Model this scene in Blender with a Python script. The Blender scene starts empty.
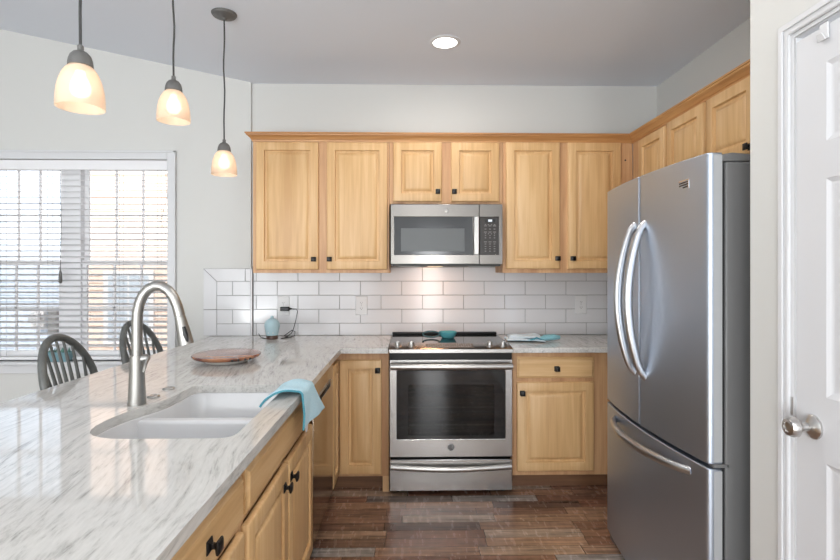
import bpy, bmesh, math, random
from mathutils import Vector, Matrix

random.seed(7)
R = math.radians
sc = bpy.context.scene
COL = sc.collection

# ------------------------------------------------------------------ camera
cam_data = bpy.data.cameras.new('camera')
cam = bpy.data.objects.new('camera', cam_data)
COL.objects.link(cam)
cam.location = (0, 0, 1.40)
cam.rotation_euler = (R(90), 0, -math.atan(10 / 510))
cam_data.sensor_width = 36
cam_data.lens = 510 / 840 * 36
cam_data.shift_x = 0
cam_data.shift_y = -10.3 / 840
cam_data.clip_start = 0.02
sc.camera = cam

# ------------------------------------------------------------------ world, daylight, exposure
world = bpy.data.worlds.new('world')
sc.world = world
world.use_nodes = True
wn = world.node_tree.nodes
bg = wn['Background']
bg.inputs['Color'].default_value = (0.93, 0.965, 1.0, 1)
bg.inputs['Strength'].default_value = 2.6

sc.view_settings.view_transform = 'Standard'
sc.view_settings.look = 'None'
sc.view_settings.gamma = 1
sc.view_settings.use_curve_mapping = False
sc.view_settings.exposure = 0.05


def area_light(name, loc, rot, sx, sy, power, color=(1, 1, 1), shape='RECTANGLE'):
    d = bpy.data.lights.new(name, 'AREA')
    d.shape = shape
    d.size = sx
    if shape == 'RECTANGLE':
        d.size_y = sy
    d.energy = power
    d.color = color
    o = bpy.data.objects.new(name, d)
    COL.objects.link(o)
    o.location = loc
    o.rotation_euler = rot
    return o


# sun behind the house: it lights the neighbours' fronts and falls through an invented rear opening onto the added carpet
sd = bpy.data.lights.new('sun', 'SUN')
sd.energy = 4.6
sd.angle = R(1)
sd.color = (1, .97, .93)
so_ = bpy.data.objects.new('sun', sd)
COL.objects.link(so_)
so_.rotation_euler = (R(48), 0, R(-12))
# added area light aimed upward to brighten the ceiling; no lamp stands there
area_light('added_ceiling_uplight', (-2.0, -3.5, .35), (R(140), 0, R(-14)), 3.2, .6, 125, (0.96, 0.985, 1.0))
# added fill light at an invented patio door, then daylight from the rear window
area_light('added_room_fill', (-2.4, -3.55, 1.15), (R(92), 0, R(-8)), 3.0, 2.0, 66, (0.96, 0.985, 1.0))
area_light('rear_window_daylight', (0.42, -3.55, 1.15), (R(90), 0, 0), 0.5, 1.9, 42, (0.95, 0.98, 1.0))


# ------------------------------------------------------------------ helpers
class MB:
    """collects shapes in world coordinates, then links them as one mesh object"""

    def __init__(self):
        self.bm = bmesh.new()

    def faces(self, verts, faces, smooth=False):
        vs = [self.bm.verts.new(v) for v in verts]
        for f in faces:
            try:
                fc = self.bm.faces.new([vs[i] for i in f])
                fc.smooth = smooth
            except ValueError:
                pass
        return vs

    def box(self, x0, x1, y0, y1, z0, z1):
        x0, x1 = min(x0, x1), max(x0, x1)
        y0, y1 = min(y0, y1), max(y0, y1)
        z0, z1 = min(z0, z1), max(z0, z1)
        v = [(x0, y0, z0), (x1, y0, z0), (x1, y1, z0), (x0, y1, z0), (x0, y0, z1), (x1, y0, z1), (x1, y1, z1), (x0, y1, z1)]
        self.faces(v, [(0, 3, 2, 1), (4, 5, 6, 7), (0, 1, 5, 4), (1, 2, 6, 5), (2, 3, 7, 6), (3, 0, 4, 7)])
        return self

    def tube(self, pts, r, seg=12, closed=False, flat=1.0, ref=None):
        """round tube; r number or list; flat scales the second axis of the section; ref = fixed first axis"""
        pts = [Vector(p) for p in pts]
        n = len(pts)
        rs = r if isinstance(r, (list, tuple)) else [r] * n
        rings = []
        prev = None
        for i, p in enumerate(pts):
            if closed:
                t = pts[(i + 1) % n] - pts[(i - 1) % n]
            else:
                t = pts[min(i + 1, n - 1)] - pts[max(i - 1, 0)]
            t.normalize()
            if ref is not None:
                a = Vector(ref) - t * t.dot(Vector(ref))
            elif prev is None:
                a = Vector((0, 0, 1)) if abs(t.z) < .9 else Vector((1, 0, 0))
                a = a - t * t.dot(a)
            else:
                a = prev - t * t.dot(prev)
            a.normalize()
            prev = a
            b = t.cross(a)
            rings.append([self.bm.verts.new(p + (a * math.cos(2 * math.pi * k / seg) + b * flat * math.sin(2 * math.pi * k / seg)) * rs[i]) for k in range(seg)])
        m = n if closed else n - 1
        for i in range(m):
            A, B = rings[i], rings[(i + 1) % n]
            for k in range(seg):
                f = self.bm.faces.new((A[k], A[(k + 1) % seg], B[(k + 1) % seg], B[k]))
                f.smooth = True
        if not closed:
            self.bm.faces.new(rings[0][::-1])
            self.bm.faces.new(rings[-1])
        return self

    def lathe(self, prof, origin=(0, 0, 0), axis=(0, 0, 1), seg=24, cap=True):
        """prof: list of (radius, distance along axis)"""
        ax = Vector(axis).normalized()
        a = Vector((1, 0, 0)) if abs(ax.x) < .9 else Vector((0, 1, 0))
        a = (a - ax * ax.dot(a)).normalized()
        b = ax.cross(a)
        o = Vector(origin)
        rings = []
        for r, h in prof:
            rings.append([self.bm.verts.new(o + ax * h + (a * math.cos(2 * math.pi * k / seg) + b * math.sin(2 * math.pi * k / seg)) * max(r, 1e-4)) for k in range(seg)])
        for A, B in zip(rings, rings[1:]):
            for k in range(seg):
                f = self.bm.faces.new((A[k], A[(k + 1) % seg], B[(k + 1) % seg], B[k]))
                f.smooth = True
        if cap:
            self.bm.faces.new(rings[0][::-1])
            self.bm.faces.new(rings[-1])
        return self

    def rings(self, rs, cap0=True, cap1=True, smooth=False):
        """loft through closed rings of equal length"""
        R_ = [[self.bm.verts.new(p) for p in r] for r in rs]
        n = len(R_[0])
        for A, B in zip(R_, R_[1:]):
            for k in range(n):
                f = self.bm.faces.new((A[k], A[(k + 1) % n], B[(k + 1) % n], B[k]))
                f.smooth = smooth
        if cap0:
            self.bm.faces.new(R_[0][::-1])
        if cap1:
            self.bm.faces.new(R_[-1])
        return self

    def prism(self, poly, fn, d0, d1):
        """poly of (a,b); fn(a,b,d) -> point"""
        return self.rings([[fn(a, b, d0) for a, b in poly], [fn(a, b, d1) for a, b in poly]])

    def plate(self, outer, holes, fn, d0, d1):
        """flat plate with holes, extruded from d0 to d1"""
        loops = [outer] + holes
        if len(outer) == 4 and len(holes) == 1 and len(holes[0]) == 4:
            h = holes[0]
            V = {(w, i, d): self.bm.verts.new(fn(*(outer, h)[w][i], (d0, d1)[d])) for w in (0, 1) for i in range(4) for d in (0, 1)}
            for i in range(4):
                j = (i + 1) % 4
                for q in (((0, i, 0), (0, j, 0), (1, j, 0), (1, i, 0)), ((0, i, 1), (0, j, 1), (1, j, 1), (1, i, 1)),
                          ((0, i, 0), (0, j, 0), (0, j, 1), (0, i, 1)), ((1, i, 0), (1, j, 0), (1, j, 1), (1, i, 1))):
                    self.bm.faces.new([V[k] for k in q])
            return self
        for d in (d0, d1):
            es = []
            for lp in loops:
                vs = [self.bm.verts.new(fn(a, b, d)) for a, b in lp]
                for i in range(len(vs)):
                    es.append(self.bm.edges.new((vs[i], vs[(i + 1) % len(vs)])))
            bmesh.ops.triangle_fill(self.bm, use_beauty=True, use_dissolve=False, edges=es)
        for lp in loops:
            n = len(lp)
            A = [self.bm.verts.new(fn(a, b, d0)) for a, b in lp]
            B = [self.bm.verts.new(fn(a, b, d1)) for a, b in lp]
            for i in range(n):
                self.bm.faces.new((A[i], A[(i + 1) % n], B[(i + 1) % n], B[i]))
        bmesh.ops.remove_doubles(self.bm, verts=self.bm.verts, dist=1e-6)
        return self

    def build(self, name, mat, parent=None, origin=None, bevel=0, seg=2, sharp=35, solid=0, subsurf=0):
        bm = self.bm
        bmesh.ops.recalc_face_normals(bm, faces=bm.faces)
        if parent is not None:
            off = wloc(parent)
        elif origin is not None:
            off = Vector(origin)
        else:
            xs = [v.co for v in bm.verts]
            off = Vector(((min(v.x for v in xs) + max(v.x for v in xs)) / 2, (min(v.y for v in xs) + max(v.y for v in xs)) / 2, min(v.z for v in xs)))
        bmesh.ops.translate(bm, verts=bm.verts, vec=-off)
        me = bpy.data.meshes.new(name)
        bm.to_mesh(me)
        bm.free()
        me.materials.append(mat)
        me.set_sharp_from_angle(angle=R(sharp))
        o = bpy.data.objects.new(name, me)
        COL.objects.link(o)
        if parent is not None:
            o.parent = parent
        else:
            o.location = off
        if solid:
            m = o.modifiers.new('thickness', 'SOLIDIFY')
            m.thickness = solid
            m.offset = 0
        if subsurf:
            m = o.modifiers.new('smooth', 'SUBSURF')
            m.levels = m.render_levels = subsurf
        if bevel:
            m = o.modifiers.new('bevel', 'BEVEL')
            m.width = bevel
            m.segments = seg
            m.limit_method = 'ANGLE'
            m.angle_limit = R(40)
        return o


def wloc(o):
    v = Vector((0, 0, 0))
    while o is not None:
        v += o.location
        o = o.parent
    return v


def tag(o, label, cat, group=None):
    o['label'] = label
    o['category'] = cat
    if group:
        o['group'] = group
    return o


def thing(name, label, cat, loc, group=None):
    o = bpy.data.objects.new(name, None)
    o.empty_display_size = .05
    COL.objects.link(o)
    o.location = loc
    return tag(o, label, cat, group)


def structure(o):
    o['kind'] = 'structure'
    return o


def copy_tree(o, parent=None):
    c = o.copy()
    COL.objects.link(c)
    c.parent = parent
    for ch in list(o.children):
        copy_tree(ch, c)
    return c


# ------------------------------------------------------------------ materials
def mat(name, color, rough=.5, metal=0.0, spec=.5, coat=0.0):
    m = bpy.data.materials.new(name)
    m.use_nodes = True
    b = m.node_tree.nodes['Principled BSDF']
    b.inputs['Base Color'].default_value = (*color, 1)
    b.inputs['Roughness'].default_value = rough
    b.inputs['Metallic'].default_value = metal
    b.inputs['Specular IOR Level'].default_value = spec
    if coat:
        b.inputs['Coat Weight'].default_value = coat
        b.inputs['Coat Roughness'].default_value = .1
    return m


def srgb(r, g, b):
    f = lambda c: ((c / 255 + .055) / 1.055) ** 2.4 if c > 10 else c / 255 / 12.92
    return (f(r), f(g), f(b))


def nd(m, t, **kw):
    n = m.node_tree.nodes.new(t)
    for k, v in kw.items():
        setattr(n, k, v)
    return n


def lk(m, a, ao, b, bi):
    m.node_tree.links.new(a.outputs[ao], b.inputs[bi])


def ramp(m, stops):
    n = nd(m, 'ShaderNodeValToRGB')
    e = n.color_ramp.elements
    while len(e) < len(stops):
        e.new(.5)
    for i, (p, c) in enumerate(stops):
        e[i].position = p
        e[i].color = (*c, 1)
    return n


def math_node(m, op, a=None, b=None, va=None, vb=None):
    n = nd(m, 'ShaderNodeMath', operation=op)
    if a is not None:
        m.node_tree.links.new(a, n.inputs[0])
    if b is not None:
        m.node_tree.links.new(b, n.inputs[1])
    if va is not None:
        n.inputs[0].default_value = va
    if vb is not None:
        n.inputs[1].default_value = vb
    return n.outputs[0]


def grained(name, c_dark, c_mid, c_light, axis='z', rough=.42, spread=1.0):
    """satin wood with grain along one axis"""
    m = mat(name, c_mid, rough)
    b = m.node_tree.nodes['Principled BSDF']
    tc = nd(m, 'ShaderNodeTexCoord')
    oi = nd(m, 'ShaderNodeObjectInfo')
    add = nd(m, 'ShaderNodeVectorMath', operation='ADD')
    sc_ = nd(m, 'ShaderNodeVectorMath', operation='SCALE')
    lk(m, tc, 'Object', add, 0)
    sc_.inputs[0].default_value = (7, 11, 5)
    lk(m, oi, 'Random', sc_, 'Scale')
    lk(m, sc_, 0, add, 1)
    mp = nd(m, 'ShaderNodeMapping')
    s = {'x': (1.6, 22, 22), 'y': (22, 1.6, 22), 'z': (22, 22, 1.6)}[axis]
    mp.inputs['Scale'].default_value = s
    lk(m, add, 0, mp, 'Vector')
    n1 = nd(m, 'ShaderNodeTexNoise')
    n1.inputs['Scale'].default_value = 1.0
    n1.inputs['Detail'].default_value = 5
    n1.inputs['Distortion'].default_value = .6
    lk(m, mp, 0, n1, 'Vector')
    mp2 = nd(m, 'ShaderNodeMapping')
    mp2.inputs['Scale'].default_value = tuple(v * (5 if v > 2 else 2) for v in s)
    lk(m, add, 0, mp2, 'Vector')
    n2 = nd(m, 'ShaderNodeTexNoise')
    n2.inputs['Scale'].default_value = 1
    n2.inputs['Detail'].default_value = 3
    lk(m, mp2, 0, n2, 'Vector')
    mp3 = nd(m, 'ShaderNodeMapping')
    mp3.inputs['Scale'].default_value = {'x': (.3, 10, 10), 'y': (10, .3, 10), 'z': (10, 10, .3)}[axis]
    lk(m, add, 0, mp3, 'Vector')
    n3 = nd(m, 'ShaderNodeTexNoise')
    n3.inputs['Scale'].default_value = 1
    n3.inputs['Detail'].default_value = 0
    lk(m, mp3, 0, n3, 'Vector')
    v = math_node(m, 'MULTIPLY', n1.outputs[0], None, vb=.5)
    v = math_node(m, 'ADD', v, math_node(m, 'MULTIPLY', n2.outputs[0], None, vb=.22))
    v = math_node(m, 'ADD', v, math_node(m, 'MULTIPLY', n3.outputs[0], None, vb=.28))
    r = ramp(m, [(.5 - .13 * spread, c_dark), (.5, c_mid), (.5 + .11 * spread, c_light)])
    m.node_tree.links.new(v, r.inputs[0])
    lk(m, r, 0, b, 'Base Color')
    bp = nd(m, 'ShaderNodeBump')
    bp.inputs['Strength'].default_value = .05
    bp.inputs['Distance'].default_value = .002
    lk(m, n2, 0, bp, 'Height')
    lk(m, bp, 0, b, 'Normal')
    return m


def brushed(name, col, rough, axis='x', amount=.06):
    m = mat(name, col, rough, 1.0)
    b = m.node_tree.nodes['Principled BSDF']
    tc = nd(m, 'ShaderNodeTexCoord')
    mp = nd(m, 'ShaderNodeMapping')
    mp.inputs['Scale'].default_value = {'x': (2, 260, 260), 'y': (260, 2, 260), 'z': (260, 260, 2)}[axis]
    lk(m, tc, 'Object', mp, 'Vector')
    n = nd(m, 'ShaderNodeTexNoise')
    n.inputs['Scale'].default_value = 1
    n.inputs['Detail'].default_value = 2
    lk(m, mp, 0, n, 'Vector')
    r = nd(m, 'ShaderNodeMapRange')
    r.inputs['To Min'].default_value = rough - amount
    r.inputs['To Max'].default_value = rough + amount
    lk(m, n, 0, r, 'Value')
    lk(m, r, 0, b, 'Roughness')
    bp = nd(m, 'ShaderNodeBump')
    bp.inputs['Strength'].default_value = .012
    bp.inputs['Distance'].default_value = .001
    lk(m, n, 0, bp, 'Height')
    lk(m, bp, 0, b, 'Normal')
    return m


def paint(name, col, rough=.6, bump=.03, scale=180):
    m = mat(name, col, rough)
    b = m.node_tree.nodes['Principled BSDF']
    n = nd(m, 'ShaderNodeTexNoise')
    n.inputs['Scale'].default_value = scale
    n.inputs['Detail'].default_value = 3
    tc = nd(m, 'ShaderNodeTexCoord')
    lk(m, tc, 'Object', n, 'Vector')
    bp = nd(m, 'ShaderNodeBump')
    bp.inputs['Strength'].default_value = bump
    bp.inputs['Distance'].default_value = .002
    lk(m, n, 0, bp, 'Height')
    lk(m, bp, 0, b, 'Normal')
    return m


W_D, W_M, W_L = srgb(200, 158, 108), srgb(213, 173, 122), srgb(222, 185, 136)
wood_z = grained('maple_upright', W_D, W_M, W_L, 'z')
wood_x = grained('maple_across', W_D, W_M, W_L, 'x')
wood_y = grained('maple_along', W_D, W_M, W_L, 'y')
F_D, F_M, F_L = srgb(178, 132, 92), srgb(196, 152, 110), srgb(208, 167, 124)
frame_z = grained('maple_frame', F_D, F_M, F_L, 'z', .45)
crown_wood = grained('maple_crown', srgb(168, 116, 66), srgb(188, 136, 84), srgb(204, 156, 102), 'x', .4)
crown_side = grained('maple_crown_side', srgb(168, 116, 66), srgb(188, 136, 84), srgb(204, 156, 102), 'y', .4)
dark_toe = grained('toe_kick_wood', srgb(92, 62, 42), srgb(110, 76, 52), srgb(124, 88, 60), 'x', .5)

wall_paint = paint('greige_wall_paint', srgb(209, 209, 206))
ceiling_paint = paint('ceiling_paint', srgb(226, 231, 239), .8, .05, 120)
trim_white = paint('white_trim_paint', srgb(214, 215, 217), .35, .01)
sash_white = mat('white_vinyl_sash', srgb(240, 240, 242), .4)
door_white = paint('white_door_paint', srgb(212, 213, 216), .38, .02, 60)
blind_white = mat('white_blind_vinyl', srgb(236, 236, 238), .45)
def vinyl():
    m = mat('translucent_slat_vinyl', srgb(238, 238, 240), .5)
    t = m.node_tree
    b = t.nodes['Principled BSDF']
    tl = nd(m, 'ShaderNodeBsdfTranslucent')
    tl.inputs[0].default_value = (.85, .86, .88, 1)
    mx = nd(m, 'ShaderNodeMixShader')
    mx.inputs[0].default_value = .15
    lk(m, b, 0, mx, 1)
    lk(m, tl, 0, mx, 2)
    lk(m, mx, 0, t.nodes['Material Output'], 0)
    return m


slat_vinyl = vinyl()
cord_white = mat('white_cord', srgb(150, 150, 150), .8)
tile_glaze = mat('white_tile_glaze', srgb(214, 214, 216), .14, 0, .5)
grout = mat('grey_grout', srgb(140, 139, 138), .9)
porcelain = mat('white_porcelain', srgb(219, 219, 220), .15)
outlet_plastic = mat('white_outlet_plastic', srgb(220, 220, 220), .35)
slot_dark = mat('dark_slot', (.02, .02, .02), .6)
black_metal = mat('oiled_bronze', srgb(42, 39, 37), .38, .6)
black_knob = mat('black_knob_metal', (.012, .011, .011), .3, .4)
pendant_metal = mat('pendant_graphite', srgb(108, 107, 105), .5, .3)
pendant_cord = mat('pendant_cord', srgb(62, 62, 62), .7)
steel = brushed('stainless_steel', srgb(180, 178, 176), .25, 'x', .015)
micro_steel = brushed('microwave_steel', srgb(130, 126, 122), .22, 'x', .015)
steel_plain = mat('satin_steel', srgb(178, 176, 173), .3, 1.0)
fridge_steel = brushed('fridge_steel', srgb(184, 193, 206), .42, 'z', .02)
fridge_handle = mat('fridge_handle_steel', srgb(190, 191, 193), .32, 1.0)
fridge_side = paint('fridge_side_grey', srgb(112, 112, 112), .45, .03, 300)
fridge_edge = mat('fridge_door_edge', srgb(186, 188, 190), .4, .3)
gasket = mat('dark_gasket', srgb(38, 38, 40), .6)
black_glass = mat('black_glass', (.012, .012, .013), .06, 0, .5)
black_enamel = mat('black_enamel', (.006, .006, .006), .3, 0, .25)
oven_window = mat('oven_inner_window', (.035, .035, .036), .1)
micro_window = mat('microwave_screen', srgb(100, 103, 104), .3, 0, .3)
panel_black = mat('control_panel_black', srgb(44, 39, 36), .25)
marks_white = mat('panel_printing', srgb(205, 205, 205), .5)
marks_grey = mat('button_printing', srgb(128, 124, 120), .5)
chrome = mat('chrome', srgb(225, 225, 225), .12, 1.0)
nickel = brushed('brushed_nickel', srgb(170, 168, 164), .36, 'z', .02)
knob_nickel = mat('door_knob_nickel', srgb(200, 198, 196), .28, 1.0)
stool_paint = grained('charcoal_stool_paint', srgb(82, 84, 83), srgb(96, 98, 96), srgb(108, 110, 107), 'z', .4)
dw_steel = mat('dishwasher_steel', srgb(150, 140, 130), .12, 1.0)
teal = mat('teal_glaze', srgb(92, 170, 178), .2)
teal_dark = mat('dark_teal_glaze', srgb(62, 92, 98), .25)
teal_inside = mat('pale_green_glaze', srgb(150, 200, 190), .25)
black_plastic = mat('black_plastic', (.012, .012, .013), .4)
brown_base = grained('diffuser_wood', srgb(60, 44, 36), srgb(78, 58, 48), srgb(92, 70, 58), 'x')
grass_m = mat('pale_paving', srgb(205, 203, 198), .9)


def emit(name, col, s):
    m = bpy.data.materials.new(name)
    m.use_nodes = True
    t = m.node_tree
    t.nodes.clear()
    e = nd(m, 'ShaderNodeEmission')
    e.inputs[0].default_value = (*col, 1)
    e.inputs[1].default_value = s
    o = nd(m, 'ShaderNodeOutputMaterial')
    lk(m, e, 0, o, 0)
    return m


bulb_glow = emit('bulb_glow', (1, .92, .82), 7)
lens_glow = emit('recessed_lens_glow', (1, .97, .92), 6)
display_glow = emit('clock_display_glow', (.9, .95, 1), 1.1)


def glass(name, tint=1.0, ior=1.45):
    m = bpy.data.materials.new(name)
    m.use_nodes = True
    t = m.node_tree
    t.nodes.clear()
    tr = nd(m, 'ShaderNodeBsdfTransparent')
    tr.inputs[0].default_value = (tint, tint, tint, 1)
    gl = nd(m, 'ShaderNodeBsdfGlossy')
    gl.inputs['Roughness'].default_value = .02
    fr = nd(m, 'ShaderNodeFresnel')
    fr.inputs[0].default_value = ior
    mx = nd(m, 'ShaderNodeMixShader')
    o = nd(m, 'ShaderNodeOutputMaterial')
    lk(m, fr, 0, mx, 0)
    lk(m, tr, 0, mx, 1)
    lk(m, gl, 0, mx, 2)
    lk(m, mx, 0, o, 0)
    return m


window_glass = glass('window_glass', .97)
oven_glass = glass('tinted_oven_glass', .3, 1.5)


def screen_mesh():
    m = bpy.data.materials.new('insect_screen_mesh')
    m.use_nodes = True
    t = m.node_tree
    t.nodes.clear()
    tr = nd(m, 'ShaderNodeBsdfTransparent')
    df = nd(m, 'ShaderNodeBsdfDiffuse')
    df.inputs[0].default_value = (.12, .12, .12, 1)
    mx = nd(m, 'ShaderNodeMixShader')
    mx.inputs[0].default_value = .3
    o = nd(m, 'ShaderNodeOutputMaterial')
    lk(m, tr, 0, mx, 1)
    lk(m, df, 0, mx, 2)
    lk(m, mx, 0, o, 0)
    return m


screen_m = screen_mesh()


def shade_glass():
    m = bpy.data.materials.new('frosted_amber_glass')
    m.use_nodes = True
    t = m.node_tree
    t.nodes.clear()
    col = (.86, .74, .62, 1)
    df = nd(m, 'ShaderNodeBsdfPrincipled')
    df.inputs['Base Color'].default_value = col
    df.inputs['Roughness'].default_value = .3
    tl = nd(m, 'ShaderNodeBsdfTranslucent')
    tl.inputs[0].default_value = (1, .86, .73, 1)
    tr = nd(m, 'ShaderNodeBsdfTransparent')
    tr.inputs[0].default_value = (1, .88, .76, 1)
    m1 = nd(m, 'ShaderNodeMixShader')
    m1.inputs[0].default_value = .22
    m2 = nd(m, 'ShaderNodeMixShader')
    m2.inputs[0].default_value = .42
    o = nd(m, 'ShaderNodeOutputMaterial')
    lk(m, df, 0, m1, 1)
    lk(m, tl, 0, m1, 2)
    lk(m, m1, 0, m2, 1)
    lk(m, tr, 0, m2, 2)
    lk(m, m2, 0, o, 0)
    return m


amber_glass = shade_glass()


def stone():
    m = mat('grey_white_quartzite', (.6, .6, .58), .06, 0, .5)
    b = m.node_tree.nodes['Principled BSDF']
    tc = nd(m, 'ShaderNodeTexCoord')
    # slow warp so that the veins swirl
    wv = nd(m, 'ShaderNodeTexNoise')
    wv.inputs['Scale'].default_value = 1.1
    wv.inputs['Detail'].default_value = 1
    lk(m, tc, 'Object', wv, 'Vector')
    sub = nd(m, 'ShaderNodeVectorMath', operation='SUBTRACT')
    lk(m, wv, 'Color', sub, 0)
    sub.inputs[1].default_value = (.5, .5, .5)
    scl = nd(m, 'ShaderNodeVectorMath', operation='SCALE')
    scl.inputs['Scale'].default_value = .32
    lk(m, sub, 0, scl, 0)
    add = nd(m, 'ShaderNodeVectorMath', operation='ADD')
    lk(m, tc, 'Object', add, 0)
    lk(m, scl, 0, add, 1)
    rot = nd(m, 'ShaderNodeMapping')
    rot.inputs['Rotation'].default_value = (0, 0, R(-6))
    lk(m, add, 0, rot, 'Vector')

    def layer(scale, detail, rough):
        mp = nd(m, 'ShaderNodeMapping')
        mp.inputs['Scale'].default_value = scale
        lk(m, rot, 0, mp, 'Vector')
        n = nd(m, 'ShaderNodeTexNoise')
        n.inputs['Scale'].default_value = 1
        n.inputs['Detail'].default_value = detail
        n.inputs['Roughness'].default_value = rough
        n.inputs['Distortion'].default_value = .35
        lk(m, mp, 0, n, 'Vector')
        return n
    a = layer((60, 3.4, 60), 6, .64)
    c = layer((130, 14, 130), 4, .65)
    d = layer((9, 1.8, 9), 3, .5)
    v = math_node(m, 'MULTIPLY', a.outputs[0], None, vb=.5)
    v = math_node(m, 'ADD', v, math_node(m, 'MULTIPLY', c.outputs[0], None, vb=.34))
    v = math_node(m, 'ADD', v, math_node(m, 'MULTIPLY', d.outputs[0], None, vb=.16))
    r = ramp(m, [(.35, srgb(152, 150, 146)), (.42, srgb(188, 186, 182)), (.49, srgb(207, 205, 201)), (.6, srgb(216, 214, 210))])
    m.node_tree.links.new(v, r.inputs[0])
    lk(m, r, 0, b, 'Base Color')
    return m


stone_m = stone()


def plank_floor():
    """dark multi-tone laminate, boards along x, saw marks across the grain"""
    m = mat('rustic_plank_floor', (.1, .06, .04), .3)
    b = m.node_tree.nodes['Principled BSDF']
    tc = nd(m, 'ShaderNodeTexCoord')
    sp = nd(m, 'ShaderNodeSeparateXYZ')
    lk(m, tc, 'Object', sp, 0)
    ry = math_node(m, 'DIVIDE', sp.outputs['Y'], None, vb=.083)
    row = math_node(m, 'FLOOR', ry)
    wn1 = nd(m, 'ShaderNodeTexWhiteNoise', noise_dimensions='1D')
    m.node_tree.links.new(row, wn1.inputs['W'])
    off = math_node(m, 'MULTIPLY', wn1.outputs['Value'], None, vb=9.7)
    rx = math_node(m, 'ADD', math_node(m, 'DIVIDE', sp.outputs['X'], None, vb=.52), off)
    colm = math_node(m, 'FLOOR', rx)
    cmb = nd(m, 'ShaderNodeCombineXYZ')
    m.node_tree.links.new(row, cmb.inputs[0])
    m.node_tree.links.new(colm, cmb.inputs[1])
    wn2 = nd(m, 'ShaderNodeTexWhiteNoise', noise_dimensions='3D')
    lk(m, cmb, 0, wn2, 'Vector')
    cr = ramp(m, [(0, srgb(84, 66, 58)), (.2, srgb(122, 88, 70)), (.4, srgb(150, 118, 94)), (.55, srgb(108, 76, 62)),
                  (.7, srgb(160, 132, 108)), (.85, srgb(138, 130, 124)), (1, srgb(104, 90, 82))])
    lk(m, wn2, 'Value', cr, 0)
    # grain along x
    off3 = nd(m, 'ShaderNodeVectorMath', operation='SCALE')
    off3.inputs['Scale'].default_value = 13
    lk(m, wn2, 'Color', off3, 0)
    ad = nd(m, 'ShaderNodeVectorMath', operation='ADD')
    lk(m, tc, 'Object', ad, 0)
    lk(m, off3, 0, ad, 1)
    mp = nd(m, 'ShaderNodeMapping')
    mp.inputs['Scale'].default_value = (3.5, 44, 4)
    lk(m, ad, 0, mp, 'Vector')
    g = nd(m, 'ShaderNodeTexNoise')
    g.inputs['Scale'].default_value = 1
    g.inputs['Detail'].default_value = 6
    g.inputs['Roughness'].default_value = .65
    lk(m, mp, 0, g, 'Vector')
    # saw marks across the boards
    mp2 = nd(m, 'ShaderNodeMapping')
    mp2.inputs['Rotation'].default_value = (0, 0, R(24))
    mp2.inputs['Scale'].default_value = (42, 9, 1)
    lk(m, ad, 0, mp2, 'Vector')
    s = nd(m, 'ShaderNodeTexNoise')
    s.inputs['Scale'].default_value = 1
    s.inputs['Detail'].default_value = 2
    lk(m, mp2, 0, s, 'Vector')
    gm = nd(m, 'ShaderNodeMapRange')
    gm.inputs['From Min'].default_value = .3
    gm.inputs['From Max'].default_value = .7
    gm.inputs['To Min'].default_value = .4
    gm.inputs['To Max'].default_value = 1.95
    lk(m, g, 0, gm, 'Value')
    sm = nd(m, 'ShaderNodeMapRange')
    sm.inputs['From Min'].default_value = .3
    sm.inputs['From Max'].default_value = .7
    sm.inputs['To Min'].default_value = .86
    sm.inputs['To Max'].default_value = 1.12
    lk(m, s, 0, sm, 'Value')
    fac = math_node(m, 'MULTIPLY', gm.outputs[0], sm.outputs[0])
    mul = nd(m, 'ShaderNodeVectorMath', operation='SCALE')
    lk(m, cr, 0, mul, 0)
    m.node_tree.links.new(fac, mul.inputs['Scale'])
    # joints
    fy = math_node(m, 'FRACT', ry)
    fx = math_node(m, 'FRACT', rx)
    jy = math_node(m, 'LESS_THAN', fy, None, vb=.03)
    jx = math_node(m, 'LESS_THAN', fx, None, vb=.006)
    j = math_node(m, 'MAXIMUM', jy, jx)
    mx = nd(m, 'ShaderNodeMix', data_type='RGBA')
    m.node_tree.links.new(j, mx.inputs['Factor'])
    lk(m, mul, 0, mx, 6)
    mx.inputs[7].default_value = (*srgb(40, 28, 24), 1)
    lk(m, mx, 2, b, 'Base Color')
    rr = nd(m, 'ShaderNodeMapRange')
    rr.inputs['To Min'].default_value = .2
    rr.inputs['To Max'].default_value = .32
    lk(m, s, 0, rr, 'Value')
    lk(m, rr, 0, b, 'Roughness')
    bp = nd(m, 'ShaderNodeBump')
    bp.inputs['Strength'].default_value = .05
    bp.inputs['Distance'].default_value = .003
    lk(m, s, 0, bp, 'Height')
    lk(m, bp, 0, b, 'Normal')
    return m


floor_m = plank_floor()


def siding(name, col):
    m = mat(name, col, .7)
    return m


tan_siding = siding('tan_siding', srgb(232, 208, 192))
blue_siding = siding('pale_blue_siding', srgb(208, 221, 236))
white_ext = mat('white_exterior_trim', srgb(225, 225, 225), .6)
roof_m = mat('grey_shingle', srgb(176, 174, 172), .9)
ext_glass = mat('neighbour_glass', srgb(178, 188, 198), .08)


def walnut():
    m = mat('inlaid_round_wood', srgb(176, 120, 88), .22, coat=.4)
    b = m.node_tree.nodes['Principled BSDF']
    tc = nd(m, 'ShaderNodeTexCoord')
    mp = nd(m, 'ShaderNodeMapping')
    mp.inputs['Rotation'].default_value = (0, 0, R(12))
    mp.inputs['Scale'].default_value = (2.2, 13, 4)
    lk(m, tc, 'Object', mp, 'Vector')
    n = nd(m, 'ShaderNodeTexNoise')
    n.inputs['Scale'].default_value = 1
    n.inputs['Detail'].default_value = 3
    lk(m, mp, 0, n, 'Vector')
    r = ramp(m, [(.38, srgb(84, 52, 46)), (.45, srgb(142, 88, 66)), (.54, srgb(178, 124, 90)), (.64, srgb(112, 70, 62))])
    lk(m, n, 0, r, 0)
    lk(m, r, 0, b, 'Base Color')
    return m


board_m = walnut()


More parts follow.
